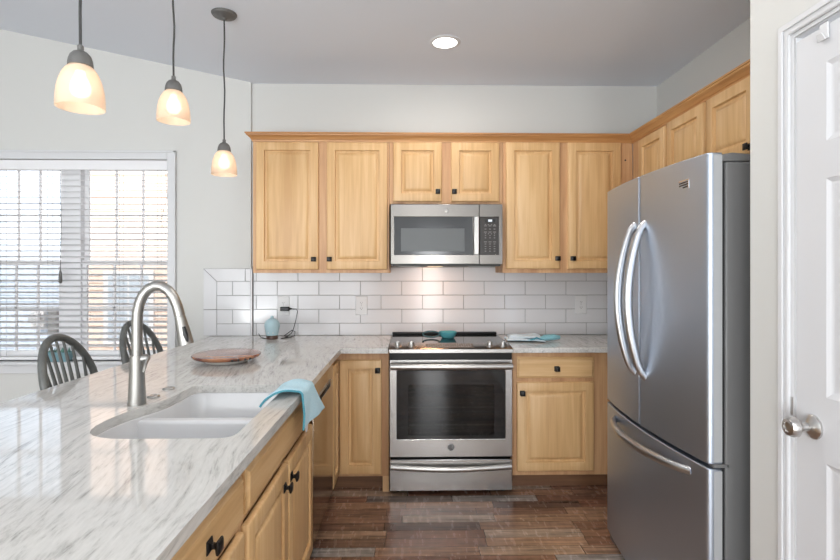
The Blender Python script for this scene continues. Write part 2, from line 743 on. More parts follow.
def cloth(name, col, col2):
    m = mat(name, col, .9)
    b = m.node_tree.nodes['Principled BSDF']
    tc = nd(m, 'ShaderNodeTexCoord')
    n = nd(m, 'ShaderNodeTexNoise')
    n.inputs['Scale'].default_value = 260
    n.inputs['Detail'].default_value = 3
    lk(m, tc, 'Object', n, 'Vector')
    r = ramp(m, [(.35, col2), (.65, col)])
    lk(m, n, 0, r, 0)
    lk(m, r, 0, b, 'Base Color')
    bp = nd(m, 'ShaderNodeBump')
    bp.inputs['Strength'].default_value = .5
    bp.inputs['Distance'].default_value = .002
    lk(m, n, 0, bp, 'Height')
    lk(m, bp, 0, b, 'Normal')
    return m


aqua_cloth = cloth('aqua_microfibre', srgb(206, 234, 244), srgb(178, 218, 233))
hem_cloth = cloth('teal_hem', srgb(92, 160, 176), srgb(74, 144, 162))
pale_cloth = cloth('pale_blue_cloth', srgb(228, 240, 246), srgb(208, 226, 236))

# ------------------------------------------------------------------ setting
YW = 3.80      # kitchen back wall
YD = 3.775     # dining wall, slightly proud of it
CEIL = 2.778
SLOPE = .207
XB = -1.170     # where the flat ceiling breaks into the vault
fxz = lambda a, b, d: (a, d, b)
fyz = lambda a, b, d: (d, a, b)
fxy = lambda a, b, d: (a, b, d)

structure(MB().box(-4.3, 2.1, -3.6, 4.0, -.1, 0).build('floor', floor_m, origin=(0, 0, 0)))
structure(MB().prism([(-4.3, CEIL + SLOPE * (XB + 4.3)), (XB, CEIL), (2.1, CEIL), (2.1, 2.98), (XB, 2.98), (-4.3, 3.6)], fxz, -3.6, 4.0).build('ceiling', ceiling_paint, origin=(0, 0, 2.8)))
structure(MB().box(XB, 2.1, YW, 4.0, 0, CEIL).build('wall_back', wall_paint))
WX0, WX1, WZ0, WZ1 = -3.175, -1.773, .733, 2.206
structure(MB().plate([(-4.3, 0), (XB, 0), (XB, CEIL), (-4.3, CEIL + SLOPE * (XB + 4.3))],
                     [[(WX0, WZ0), (WX1, WZ0), (WX1, WZ1), (WX0, WZ1)]], fxz, YD, 4.0).build('wall_dining', wall_paint))
structure(MB().box(-4.2, 1.1, -3.6, -.9, .001, .012).build('floor_bounce_carpet', paint('pale_bounce_carpet', srgb(208, 206, 203), .95, .4, 300)))  # unseen pale carpet, added to bounce sunlight up to the ceiling
rw = MB()
rw.box(-4.3, -3.95, -3.72, -3.6, 0, 3.4)
rw.box(-.85, .15, -3.72, -3.6, 0, 2.9)
rw.box(.7, 1.3, -3.72, -3.6, 0, 2.9)
rw.box(-3.95, -.85, -3.72, -3.6, 2.2, 3.4)
rw.box(.15, .7, -3.72, -3.6, 2.15, 2.9)
rw.box(.15, .7, -3.72, -3.6, 0, .25)
structure(rw.build('wall_rear', wall_paint))
structure(MB().box(-4.3, -4.2, -3.6, 4.0, 0, 3.42).build('wall_left', wall_paint))
structure(MB().box(1.858, 2.1, 1.5, YW, 0, CEIL).build('wall_right', wall_paint))
XP = 1.100      # face of the pantry wall
DY0, DY1, DZ = .65, 1.437, 2.068
pw = MB()
pw.plate([(-3.6, 0), (DY0, 0), (DY0, DZ), (DY1, DZ), (DY1, 0), (1.634, 0), (1.634, CEIL), (-3.6, CEIL)], [], fyz, XP, XP + .12)
pw.box(XP + .12, 1.858, 1.51, 1.634, 0, CEIL)
structure(pw.build('wall_pantry', wall_paint, bevel=.008, seg=3))
structure(MB().box(-4.2, -1.1, YD - .014, YD, 0, .1).build('baseboard_dining', trim_white, bevel=.003))
structure(MB().box(-1.115, -1.055, .40, YD, 0, .88).build('wall_peninsula', wall_paint))

# ---- window_1: twin double-hung in the dining wall
win = bpy.data.objects.new('window_1', None)
COL.objects.link(win)
win.location = ((WX0 + WX1) / 2, YD, WZ0)
structure(win)
c_ = MB()
cw = .062
c_.box(WX1, WX1 + cw, YD - .018, YD, WZ0 - .02, WZ1 + cw)
c_.box(WX0 - cw, WX0, YD - .018, YD, WZ0 - .02, WZ1 + cw)
c_.box(WX0, WX1, YD - .018, YD, WZ1, WZ1 + cw)
c_.box(WX1 + cw - .016, WX1 + cw, YD - .026, YD - .018, WZ0 - .02, WZ1 + cw)
c_.box(WX0 - cw, WX0 - cw + .016, YD - .026, YD - .018, WZ0 - .02, WZ1 + cw)
c_.box(WX0 - cw, WX1 + cw, YD - .026, YD - .018, WZ1 + cw - .016, WZ1 + cw)
c_.build('casing', trim_white, win, bevel=.003)
MB().box(WX0 - cw - .02, WX1 + cw + .02, YD - .055, 3.86, WZ0 - .022, WZ0).build('sill', trim_white, win, bevel=.005)
MB().box(WX0 - cw, WX1 + cw, YD - .016, YD, WZ0 - .088, WZ0 - .022).build('apron', trim_white, win, bevel=.003)
YF = 3.885
j_ = MB()
XM0, XM1 = -2.605, -2.464
j_.box(XM0, XM1, YF - .02, YF + .06, WZ0, WZ1)
j_.box(WX0, WX0 + .02, YF - .02, YF + .06, WZ0, WZ1)
j_.box(WX1 - .02, WX1, YF - .02, YF + .06, WZ0, WZ1)
j_.box(WX0, WX1, YF - .02, YF + .06, WZ1 - .02, WZ1)
j_.box(WX0, WX1, YF - .02, YF + .06, WZ0, WZ0 + .02)
j_.build('frame', sash_white, win, bevel=.003)
ZR = 1.453
for (a, b) in ((WX0 + .02, XM0), (XM1, WX1 - .02)):
    for (z0, z1, dy, rows) in ((ZR - .02, WZ1 - .02, .025, 2), (WZ0 + .02, ZR + .02, 0, 2)):
        s = MB()
        y0, y1 = YF + dy, YF + dy + .022
        s.box(a, a + .034, y0, y1, z0, z1)
        s.box(b - .034, b, y0, y1, z0, z1)
        s.box(a + .034, b - .034, y0, y1, z0, z0 + .04)
        s.box(a + .034, b - .034, y0, y1, z1 - .036, z1)
        ga, gb, gz0, gz1 = a + .034, b - .034, z0 + .04, z1 - .036
        for k in (1, 2):
            x = ga + (gb - ga) * k / 3
            s.box(x - .008, x + .008, y0 + .004, y1 - .002, gz0, gz1)
        zm = (gz0 + gz1) / 2
        s.box(ga, gb, y0 + .004, y1 - .002, zm - .008, zm + .008)
        so = s.build('sash', sash_white, win, bevel=.002)
        MB().box(ga, gb, y0 + .009, y0 + .013, gz0, gz1).build('pane', window_glass, so)
    MB().box(a, b, YF + .052, YF + .054, WZ0 + .02, ZR).build('insect_screen', screen_m, win)

# ---- door_1: six panel pantry door, its casing and jamb
tr = MB()
for (o, h, t) in ((.062, .062, .014), (.062, .03, .02)):
    pass
cz = .062
DT = DZ - .004
prof_out = [(DY1 + cz, 0), (DY1 + cz, DT + cz), (DY0 - cz, DT + cz), (DY0 - cz, 0)]


def u_casing(mb, i0, i1, x0, x1):
    """an upside-down U around the door opening between offsets i0 < i1"""
    mb.plate([(DY1 + i0, 0), (DY1 + i1, 0), (DY1 + i1, DT + i1), (DY0 - i1, DT + i1), (DY0 - i1, 0), (DY0 - i0, 0), (DY0 - i0, DT + i0), (DY1 + i0, DT + i0)], [], fyz, x0, x1)


u_casing(tr, .012, .046, XP - .010, XP)
u_casing(tr, .030, .046, XP - .016, XP - .010)
u_casing(tr, .013, .019, XP - .013, XP - .010)
structure(tr.build('trim_1', trim_white, bevel=.003))
jm = MB()
u_casing(jm, -.0025, 0.0, XP + .001, XP + .12)
u_casing(jm, 0.0, .0118, XP - .003, XP)
structure(jm.build('trim_2', trim_white, bevel=.002))
door = bpy.data.objects.new('door_1', None)
COL.objects.link(door)
XD = XP + .002
door.location = (XD, (DY0 + DY1) / 2, .01)
structure(door)
dy0, dy1, dz0, dz1 = DY0 + .016, DY1 - .0035, .01, DZ - .02


def panel_door(mb, org, u, v, n, w, h, panels, t):
    """flat slab with recessed raised panels: panels (u0,u1,v0,v1)"""
    org, u, v, n = Vector(org), Vector(u), Vector(v), Vector(n)
    P = lambda a, b, d: tuple(org + u * a + v * b + n * d)
    holes = [[(p[0], p[2]), (p[1], p[2]), (p[1], p[3]), (p[0], p[3])] for p in panels]
    mb.plate([(0, 0), (w, 0), (w, h), (0, h)], holes, P, t - .012, t)
    mb.rings([[P(0, 0, 0), P(w, 0, 0), P(w, h, 0), P(0, h, 0)], [P(0, 0, t - .012), P(w, 0, t - .012), P(w, h, t - .012), P(0, h, t - .012)]], cap1=False)
    for (a0, a1, b0, b1) in panels:
        rs = []
        for (i, d) in ((0, t), (.008, t - .004), (.014, t - .007), (.022, t - .007), (.050, t - .003)):
            rs.append([P(a0 + i, b0 + i, d), P(a1 - i, b0 + i, d), P(a1 - i, b1 - i, d), P(a0 + i, b1 - i, d)])
        mb.rings(rs, cap0=False)


w_ = dy1 - dy0
st = .105
mid = w_ / 2
pa = []
for (b0, b1) in ((1.742, 1.951), (1.061, 1.642), (.22, .885)):
    pa.append((st, mid - .05, b0 - dz0, b1 - dz0))
    pa.append((mid + .05, w_ - st, b0 - dz0, b1 - dz0))
pd = MB()
panel_door(pd, (XD + .035, dy1, dz0), (0, -1, 0), (0, 0, 1), (-1, 0, 0), w_, dz1 - dz0, pa, .035)
pd.build('slab', door_white, door, bevel=.001)
kn = MB()
KY, KZ = 1.371, .971
kn.lathe([(.033, 0), (.033, .006), (.024, .014), (.012, .018), (.011, .036), (.018, .042), (.027, .052), (.027, .064), (.022, .072), (.014, .074), (.013, .070), (.001, .069)], (XD - .0005, KY, KZ), (-1, 0, 0), 28)
kn.build('door_knob', knob_nickel, door)
MB().box(XP - .005, XP - .003, DY1 + .001, DY1 + .010, .985, 1.035).build('strike_plate', knob_nickel, door)
# over-the-door hook
hk = thing('door_hook', 'small white over-door hook hanging from the top of the pantry door', 'hook', (XD, 1.331, 2.03))
hm = MB()
hm.rings([[(XD - .006, 1.331 - .014, z), (XD - .006, 1.331 + .014, z), (XD - .002, 1.331 + .014, z), (XD - .002, 1.331 - .014, z)] for z in (2.010, 2.053)])
hm.rings([[(XD - .020, 1.331 - .010, 2.024), (XD - .020, 1.331 + .010, 2.024), (XD - .017, 1.331 + .010, 2.024), (XD - .017, 1.331 - .010, 2.024)],
          [(XD - .012, 1.331 - .012, 2.006), (XD - .012, 1.331 + .012, 2.006), (XD - .009, 1.331 + .012, 2.009), (XD - .009, 1.331 - .012, 2.009)],
          [(XD - .006, 1.331 - .014, 2.010), (XD - .006, 1.331 + .014, 2.010), (XD - .003, 1.331 + .014, 2.013), (XD - .003, 1.331 - .014, 2.013)]])
hm.build('strap', trim_white, hk, bevel=.001)

# ------------------------------------------------------------------ outside the window
structure(MB().box(-14, 4, 4.01, 16, -.6, -.5).build('ground', grass_m))


def house(name, label, x0, x1, y, zt, m, wins):
    h = thing(name, label, 'house', ((x0 + x1) / 2, y, -.5), 'neighbouring houses')
    w = MB()
    w.box(x0, x1, y + .03, y + 2.5, -.5, zt)
    z = -.45
    while z < zt - .1:
        w.faces([(x0, y, z), (x1, y, z), (x1, y + .028, z + .125), (x0, y + .028, z + .125), (x0, y + .03, z), (x1, y + .03, z)], [(0, 1, 2, 3), (0, 4, 5, 1)])
        z += .125
    w.build('siding', m, h)
    rf = MB()
    rf.prism([(y - .4, zt - .1), (y + 1.25, zt + 1.0), (y + 2.9, zt - .1)], fyz, x0 - .1, x1 + .1)
    rf.build('roof', roof_m, h)
    MB().box(x0 - .02, x0 + .1, y - .02, y + .05, -.5, zt - .12).build('corner_board', white_ext, h)
    MB().box(x1 - .1, x1 + .02, y - .02, y + .05, -.5, zt - .12).build('corner_board', white_ext, h)
    for (a, b, c, d) in wins:
        f = MB()
        f.box(a - .08, b + .08, y - .03, y + .02, c - .08, d + .08)
        fo = f.build('window_frame', white_ext, h)
        g = MB()
        mx_ = (a + b) / 2
        mz_ = (c + d) / 2
        for (p, q) in ((a, mx_ - .015), (mx_ + .015, b)):
            for (r_, s_) in ((c, mz_ - .02), (mz_ + .02, d)):
                g.box(p, q, y - .034, y - .028, r_, s_)
        g.build('window_pane', ext_glass, fo)
    return h


house('neighbour_house', 'tan sided house with white framed window seen through the blind slats', -6.05, -1.0, 9.0, 6.2, tan_siding, [(-5.25, -4.55, .15, 1.3)])
house('neighbour_house', 'pale blue sided house with utility boxes seen through the blind slats', -11.5, -6.42, 9.8, 6.0, blue_siding, [])
mtr = thing('utility_meter', 'round glass electric meter on a box on the pale blue house', 'meter', (-6.98, 9.8, .3))
MB().box(-7.1, -6.86, 9.68, 9.79, .28, .62).build('box', white_ext, mtr, bevel=.01)
MB().lathe([(.11, 0), (.11, .08), (.06, .1)], (-6.98, 9.68, .5), (0, -1, 0)).build('dial', fridge_edge, mtr)
tag(MB().box(-6.78, -6.62, 9.68, 9.79, .22, .66).build('junction_box', fridge_side, bevel=.01), 'tall grey utility box beside the meter on the pale blue house', 'utility box')

# ------------------------------------------------------------------ backsplash
bs = thing('tile_backsplash', 'pale grey running-bond subway tile backsplash between counters and wall cabinets', 'backsplash', (0, YW - .004, .914))
MB().box(XB + .004, 1.857, YW - .006, YW - .0005, .915, 1.425).build('grout', grout, bs)
TP, TH = .3068, .104
T0 = .899
TB = .9145     # the counter hides the lowest course's foot
tm = MB()


def tile(mb, x0, x1, z0, z1, yf, th=.008, g=.0016):
    if x1 - x0 < .008:
        return
    x0 += g
    x1 -= g
    z0 += g
    z1 -= g
    e = .0016
    mb.rings([[(x0, yf + th, z0), (x1, yf + th, z0), (x1, yf + th, z1), (x0, yf + th, z1)],
              [(x0, yf + e, z0), (x1, yf + e, z0), (x1, yf + e, z1), (x0, yf + e, z1)],
              [(x0 + e, yf, z0 + e), (x1 - e, yf, z0 + e), (x1 - e, yf, z1 - e), (x0 + e, yf, z1 - e)]], cap0=False)


for r in range(5):
    z0, z1 = max(TB, T0 + r * TH), min(1.424, T0 + (r + 1) * TH)
    ph = .092 if r % 2 == 0 else -.061
    x = ph - 6 * TP
    while x < 1.857:
        a, b = max(x, XB + .0125), min(x + TP, 1.856)
        if b > a:
            tile(tm, a, b, z0, z1, YW - .0100)
        x += TP
tm.build('tile', tile_glaze, bs)
# the short return on the dining wall with its mitred border
bs = thing('tile_backsplash', 'short mitred tile return on the dining wall at the end of the counter', 'backsplash', (-1.3, YD - .004, .914))
MB().box(-1.513, XB, YD - .006, YD - .0005, .915, 1.4085).build('grout', grout, bs)
tr_ = MB()
yd = YD - .010
for r in range(4):
    z0, z1 = max(TB, T0 + r * TH), T0 + (r + 1) * TH
    if r % 2 == 0:
        tile(tr_, -1.416, XB, z0, z1, yd)
    else:
        tile(tr_, -1.416, -1.301, z0, z1, yd)
        tile(tr_, -1.301, XB, z0, z1, yd)
tr_.box(XB + .0005, XB + .010, yd, YW - .011, TB, 1.408)
tr_.build('tile', tile_glaze, bs)
bt = MB()
zt0, zt1 = T0 + 4 * TH, 1.408
tile(bt, -1.208, XB, zt0, zt1, yd)


def prism_tile(mb, poly):
    cx = sum(p[0] for p in poly) / len(poly)
    cz_ = sum(p[1] for p in poly) / len(poly)
    sh = lambda p, k: (p[0] + (cx - p[0]) * k, p[1] + (cz_ - p[1]) * k)
    q = [sh(p, .02) for p in poly]
    mb.rings([[(a, yd + .008, b) for a, b in q], [(a, yd + .0015, b) for a, b in q], [(*((sh(p, .035)[0]), yd, sh(p, .035)[1]),) for p in poly]], cap0=False)


prism_tile(bt, [(-1.513, zt1), (-1.416, zt0), (-1.208, zt0), (-1.208, zt1)])
prism_tile(bt, [(-1.513, zt1), (-1.513, T0 + 2 * TH), (-1.416, T0 + 2 * TH), (-1.416, zt0)])
prism_tile(bt, [(-1.513, T0 + 2 * TH), (-1.513, TB), (-1.416, TB), (-1.416, T0 + 2 * TH)])
bt.build('border_tile', tile_glaze, bs)


# ------------------------------------------------------------------ cabinets
def face(org, u, n):
    """local frame on a cabinet front: u across, z up, n outwards"""
    org, u, n = Vector(org), Vector(u), Vector(n)
    return lambda a, b, d: tuple(org + u * a + Vector((0, 0, b)) + n * d)


def rect(P, a0, a1, b0, b1, d):
    return [P(a0, b0, d), P(a1, b0, d), P(a1, b1, d), P(a0, b1, d)]


def cab_door(parent, P, a0, a1, b0, b1, knob=None, m=None, t=.021, fr=.056, name='door', panel=True):
    mb = MB()
    steps = [(0, 0), (0, t - .007), (.003, t - .002), (.007, t)]
    if panel:
        steps += [(fr, t), (fr + .003, t - .015), (fr + .015, t - .015), (fr + .024, t - .007), (fr + .040, t - .002)]
    else:
        steps = [(0, 0), (0, t - .010), (.005, t - .008), (.014, t)]
    mb.rings([rect(P, a0 + i, a1 - i, b0 + i, b1 - i, d) for i, d in steps])
    o = mb.build(name, m or wood_z, parent, bevel=.0008, seg=1)
    if knob:
        cab_knob(o, P, knob[0], knob[1], t)
    return o


def cab_knob(parent, P, a, b, t):
    k = MB()
    k.rings([rect(P, a - .016, a + .016, b - .016, b + .016, t), rect(P, a - .015, a + .015, b - .015, b + .015, t + .003),
             rect(P, a - .006, a + .006, b - .006, b + .006, t + .008), rect(P, a - .0055, a + .0055, b - .0055, b + .0055, t + .015),
             rect(P, a - .015, a + .015, b - .015, b + .015, t + .021), rect(P, a - .0155, a + .0155, b - .0155, b + .0155, t + .026),
             rect(P, a - .011, a + .011, b - .011, b + .011, t + .029)])
    return k.build('knob', black_knob, parent, bevel=.001, seg=1)


YU = 3.495     # face of the wall cabinets
UT = 2.284
UB = 1.378
PB = face((0, YU, 0), (1, 0, 0), (0, -1, 0))


def wall_cab(label, x0, x1, z0, doors, group='wall cabinets on the back wall'):
    c = thing('wall_cabinet', label, 'cabinet', ((x0 + x1) / 2, (YU + YW) / 2, z0), group)
    mb = MB().box(x0, x1, YU, YW - .001 if z0 > 1.43 else YW - .011, z0, UT)
    mb.build('carcass', frame_z, c, bevel=.001, seg=1)
    for (a0, a1, b0, b1, k) in doors:
        cab_door(c, PB, a0, a1, b0, b1, k)
    return c


wall_cab('tall two-door maple wall cabinet over the blue diffuser', -1.069, -.142, UB,
         [(-1.045, -.622, 1.401, 2.268, (-.652, 1.471)), (-.566, -.154, 1.401, 2.268, (-.546, 1.471))])
wall_cab('short two-door maple wall cabinet above the microwave', -.140, .634, 1.846,
         [(-.115, .218, 1.865, 2.270, (.190, 1.932)), (.281, .612, 1.865, 2.270, (.302, 1.932))])
cR = wall_cab('tall two-door maple wall cabinet over the folded cloth', .636, 1.538, UB,
              [(.658, 1.028, 1.406, 2.272, (1.010, 1.477)), (1.085, 1.452, 1.406, 2.272, (1.115, 1.477))])
MB().lathe([(.006, 0), (.006, .0015), (.004, .002)], (1.487, YU, 2.156), (0, -1, 0), 12).build('plug_hole', slot_dark, cR)

XR = 1.540     # face of the cabinets on the right wall
PR = face((XR, 0, 0), (0, -1, 0), (-1, 0, 0))      # across = towards the camera, so a = -y
c1 = thing('wall_cabinet', 'single-door maple wall cabinet in the corner, between back wall and fridge cabinets', 'cabinet', (1.69, 3.25, UB), 'wall cabinets on the right wall')
MB().box(XR, 1.857, 3.012, 3.493, UB, UT).build('carcass', frame_z, c1, bevel=.001, seg=1)
cab_door(c1, PR, -3.372, -3.030, 1.40, 2.262)
c2 = thing('wall_cabinet', 'shallow maple wall cabinet run directly above the refrigerator', 'cabinet', (1.69, 2.3, 1.90), 'wall cabinets on the right wall')
MB().box(XR, 1.857, 1.635, 3.010, 1.90, UT).build('carcass', frame_z, c2, bevel=.001, seg=1)
cab_door(c2, PR, -2.995, -2.621, 1.92, 2.270, (-2.65, 1.955))
cab_door(c2, PR, -2.592, -2.222, 1.92, 2.270, (-2.248, 1.950))
cab_door(c2, PR, -2.19, -1.66, 1.92, 2.262)

# crown moulding along the tops
cm = MB()
prof = [(-.02, UT - .011), (.006, UT - .011), (.008, UT), (.013, UT + .003), (.016, UT + .010), (.027, UT + .021), (.036, UT + .027), (.038, UT + .034), (.044, UT + .037), (.044, UT + .045), (-.02, UT + .045)]
cr = thing('crown_moulding', 'stained wood crown moulding running along the tops of all wall cabinets', 'moulding', (0, YU, UT))
crown_path = [lambda o: (-1.069 - o, YW - .002), lambda o: (-1.069 - o, YU - o), lambda o: (XR - o, YU - o), lambda o: (XR - o, 1.636)]
for k in range(3):
    cm = MB()
    cm.rings([[(*f(o), z) for (o, z) in prof] for f in crown_path[k:k + 2]])
    cm.build('run', crown_wood if k == 1 else crown_side, cr)

# ---- base cabinets
YB = 3.22      # face of the base cabinets on the back wall
PBB = face((0, YB, 0), (1, 0, 0), (0, -1, 0))
CB = .880      # top of base cabinets
b1 = thing('base_cabinet', 'maple base cabinet with one drawer and one door between range and refrigerator', 'cabinet', (1.2, 3.5, 0), 'base cabinets')
MB().box(.646, 1.856, YB, YW - .012, .098, CB).build('carcass', frame_z, b1, bevel=.001, seg=1)
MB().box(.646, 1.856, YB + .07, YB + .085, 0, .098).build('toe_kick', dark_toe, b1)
cab_door(b1, PBB, .674, 1.164, .128, .690, (.707, .623))
cab_door(b1, PBB, .674, 1.164, .715, .849, (.925, .776), wood_x, name='drawer', panel=False)

b2 = thing('base_cabinet', 'maple corner base cabinet with two folding door leaves beside the range', 'cabinet', (-.7, 3.4, 0), 'base cabinets')
cb = MB()
XF = -.465     # face of the peninsula cabinets
cb.plate([(-1.05, 2.972), (XF, 2.972), (XF, YB), (-.133, YB), (-.133, YW - .012), (-1.05, YW - .012)], [], fxy, .098, CB)
cb.build('carcass', frame_z, b2, bevel=.001, seg=1)
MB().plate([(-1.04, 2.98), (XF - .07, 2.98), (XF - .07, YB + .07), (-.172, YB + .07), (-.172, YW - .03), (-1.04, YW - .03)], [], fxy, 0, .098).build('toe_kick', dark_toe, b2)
MB().box(-.172, -.133, YB, YB + .03, 0, .0975).build('foot', frame_z, b2)
cab_door(b2, PBB, -.442, -.180, .116, .834, (-.202, .770))
PP = face((XF, 0, 0), (0, 1, 0), (1, 0, 0))        # peninsula fronts: a = y
cab_door(b2, PP, 2.984, 3.196, .116, .834)

XBK = -1.052   # back of the peninsula cabinets


def open_carcass(c, y0, y1):
    mb = MB()
    mb.box(XF - .02, XF, y0, y1, .82, CB)
    mb.box(XF - .02, XF, y0, y1, .098, .14)
    mb.box(XF - .02, XF, y0, y0 + .03, .14, .82)
    mb.box(XF - .02, XF, y1 - .03, y1, .14, .82)
    mb.box(XF - .02, XF, (y0 + y1) / 2 - .02, (y0 + y1) / 2 + .02, .14, .82)
    mb.box(XF - .02, XF, y0 + .03, y1 - .03, .70, .73)
    mb.box(XBK, XF - .02, y0, y0 + .016, .098, CB)
    mb.box(XBK, XF - .02, y1 - .016, y1, .098, CB)
    mb.box(XBK, XF - .02, y0 + .016, y1 - .016, .098, .116)
    mb.build('carcass', frame_z, c)
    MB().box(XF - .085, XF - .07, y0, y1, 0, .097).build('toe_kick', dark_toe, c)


b3 = thing('base_cabinet', 'maple sink base with false drawer front and paired doors under the towel', 'cabinet', (-.76, 1.88, 0), 'base cabinets')
open_carcass(b3, 1.399, 2.357)
cab_door(b3, PP, 1.415, 2.345, .724, .850, None, wood_y, name='false_drawer_front', panel=False)
cab_door(b3, PP, 1.415, 1.872, .116, .694, (1.815, .628))
cab_door(b3, PP, 1.890, 2.345, .116, .694, (1.915, .628))
b4 = thing('base_cabinet', 'maple drawer base with one drawer over a door, on the peninsula before the sink base', 'cabinet', (-.76, 1.13, 0), 'base cabinets')
open_carcass(b4, .858, 1.397)
cab_door(b4, PP, .876, 1.383, .724, .850, (1.135, .790), wood_y, name='drawer', panel=False)
cab_door(b4, PP, .876, 1.383, .116, .694, (.905, .628))
b5 = thing('base_cabinet', 'maple base cabinet at the open end of the peninsula', 'cabinet', (-.76, .63, 0), 'base cabinets')
open_carcass(b5, .40, .856)
cab_door(b5, PP, .416, .842, .724, .850, (.63, .790), wood_y, name='drawer', panel=False)
cab_door(b5, PP, .416, .842, .116, .694, (.81, .628))

# ---- dishwasher
dw = thing('dishwasher', 'dark glossy stainless dishwasher with pocket handle in the peninsula', 'dishwasher', (-.76, 2.66, 0))
MB().box(XBK, XF - .005, 2.362, 2.966, .10, .872).build('body', black_enamel, dw)
MB().box(XBK + .1, XF - .06, 2.362, 2.966, 0, .0995).build('toe_panel', black_enamel, dw)
dd = MB()
dd.plate([(2.364, .112), (2.964, .112), (2.964, .868), (2.364, .868)], [[(2.44, .745), (2.88, .745), (2.88, .785), (2.44, .785)]], fyz, XF - .004, XF + .018)
dwd = dd.build('door', dw_steel, dw, bevel=.002)
MB().box(XF - .0035, XF, 2.438, 2.882, .743, .787).build('handle_pocket', black_enamel, dwd)
MB().box(XF + .002, XF + .022, 2.44, 2.88, .779, .786).build('handle_lip', steel_plain, dwd, bevel=.002)

# ------------------------------------------------------------------ countertops
CT0, CT = .882, .914


def round_poly(pts, rads, n=7):
    out = []
    m = len(pts)
    for i in range(m):
        p0, p1, p2 = Vector((*pts[i - 1], 0)), Vector((*pts[i], 0)), Vector((*pts[(i + 1) % m], 0))
        r = rads[i] if isinstance(rads, (list, tuple)) else rads
        if r <= 0:
            out.append(tuple(pts[i]))
            continue
        a, b = (p0 - p1).normalized(), (p2 - p1).normalized()
        q0, q2 = p1 + a * r, p1 + b * r
        for k in range(n + 1):
            t = k / n
            q = q0 * (1 - t) ** 2 + p1 * 2 * t * (1 - t) + q2 * t * t
            out.append((q.x, q.y))
    return out


XE = -.427
sink_pts = [(-.512, 1.482), (-.515, 2.165), (-.905, 2.165), (-.909, 1.90), (-.978, 1.76), (-.985, 1.482)]
sink_r = [.05, .05, .05, .09, .10, .17]
cut = round_poly(sink_pts, sink_r)
outer = round_poly([(XE, .36), (XE, 3.155), (-.136, 3.155), (-.136, YW - .011), (XB - .001, YW - .011), (XB - .001, YD - .011), (-1.462, YD - .011), (-1.512, .36)],
                   [.03, 0, 0, 0, 0, 0, 0, .06])
ct = MB()
ct.plate(outer, [cut], fxy, CT0, CT)
tag(ct.build('countertop', stone_m, origin=(-.9, 1.9, CT0), bevel=.004, seg=2, sharp=30), 'polished white and grey veined stone counter of the peninsula, cut out for the sink', 'countertop', 'stone countertops')
ct2 = MB().box(.638, 1.856, 3.155, YW - .011, CT0, CT)
tag(ct2.build('countertop', stone_m, bevel=.004, seg=2), 'short veined stone counter between the range and the refrigerator', 'countertop', 'stone countertops')

# ---- sink
sk = thing('kitchen_sink', 'white undermount double-bowl sink in the peninsula counter', 'sink', (-.74, 1.82, .66))


def scaled(poly, k, cx, cy):
    return [(cx + (x - cx) * k, cy + (y - cy) * k) for x, y in poly]


scx, scy = -.73, 1.82
basin = MB()
lv = [(1.012, .8805), (1.006, .876), (.985, .72), (.96, .695), (.9, .685)]
basin.rings([[(x, y, z) for x, y in scaled(cut, k, scx, scy)] for k, z in lv], cap0=False, smooth=True)
basin.build('basin', porcelain, sk, solid=.006, sharp=60)
MB().box(-.985, -.503, 1.80, 1.846, .683, .871).build('divider', porcelain, sk, bevel=.012, seg=4)
for (dx, dy) in ((-.72, 1.65), (-.72, 2.02)):
    MB().lathe([(.045, 0), (.045, .004), (.036, .006), (.03, .003), (.001, .003)], (dx, dy, .6885), (0, 0, 1)).build('drain', chrome, sk)

# ---- faucet and hole covers
FY = 1.862
fx0 = -.986
f = thing('faucet', 'tall brushed nickel pull-down faucet with arched spout behind the sink', 'faucet', (fx0, FY, CT))
MB().lathe([(.031, 0), (.031, .004), (.029, .03), (.025, .12), (.0235, .176)], (fx0, FY, CT), seg=28).build('base_column', nickel, f)


def px(x, y):
    k = FY / 510
    return (fx0 + (x - 138) * k, FY, 1.40 - (y - 269) * k + .004)


arc = [px(138, 356), px(138, 330)]
ctr = [(138, 322), (138.6, 312), (140.5, 303), (144, 295), (149.5, 288.8), (156, 285.8), (162.5, 286.5), (168.5, 290.5), (173.5, 297), (177.3, 305.5), (180, 316)]
arc += [px(*p) for p in ctr]
MB().tube(arc, .0182, 18).build('spout', nickel, f)
hd = MB()
hd.tube([px(180, 316.3), px(181, 320), px(184, 333), px(186.3, 344)], [.0185, .0195, .024, .027], 18)
head = hd.build('spray_head', nickel, f)
MB().tube([px(185.8, 326), px(187.6, 334), px(189.3, 341)], [.006, .009, .006], 12).build('spray_button', black_plastic, head)
for o_ in head.children:
    o_.location = (0, -.0165, 0)
lev = MB()
lev.lathe([(.014, -.012), (.0145, .018), (.011, .024)], (fx0 + .018, FY, 1.078), (1, 0, .15), 18)
lev.tube([(fx0 + .040, FY, 1.083), (fx0 + .043, FY - .02, 1.068), (fx0 + .041, FY - .035, 1.036)], [.008, .006, .0045], 10)
lev.build('lever', nickel, f)
for (hx, hy, lb) in ((-.980, 1.968, 'round steel hole cover beside the faucet base'), (-.984, 2.098, 'round steel hole cover farther from the faucet, by the sink rim')):
    tag(MB().lathe([(.023, 0), (.023, .003), (.019, .007), (.012, .008), (.011, .006), (.001, .006)], (hx, hy, CT + .0003)).build('hole_cover', steel_plain, origin=(hx, hy, CT)), lb, 'hole cover', 'counter hole covers')

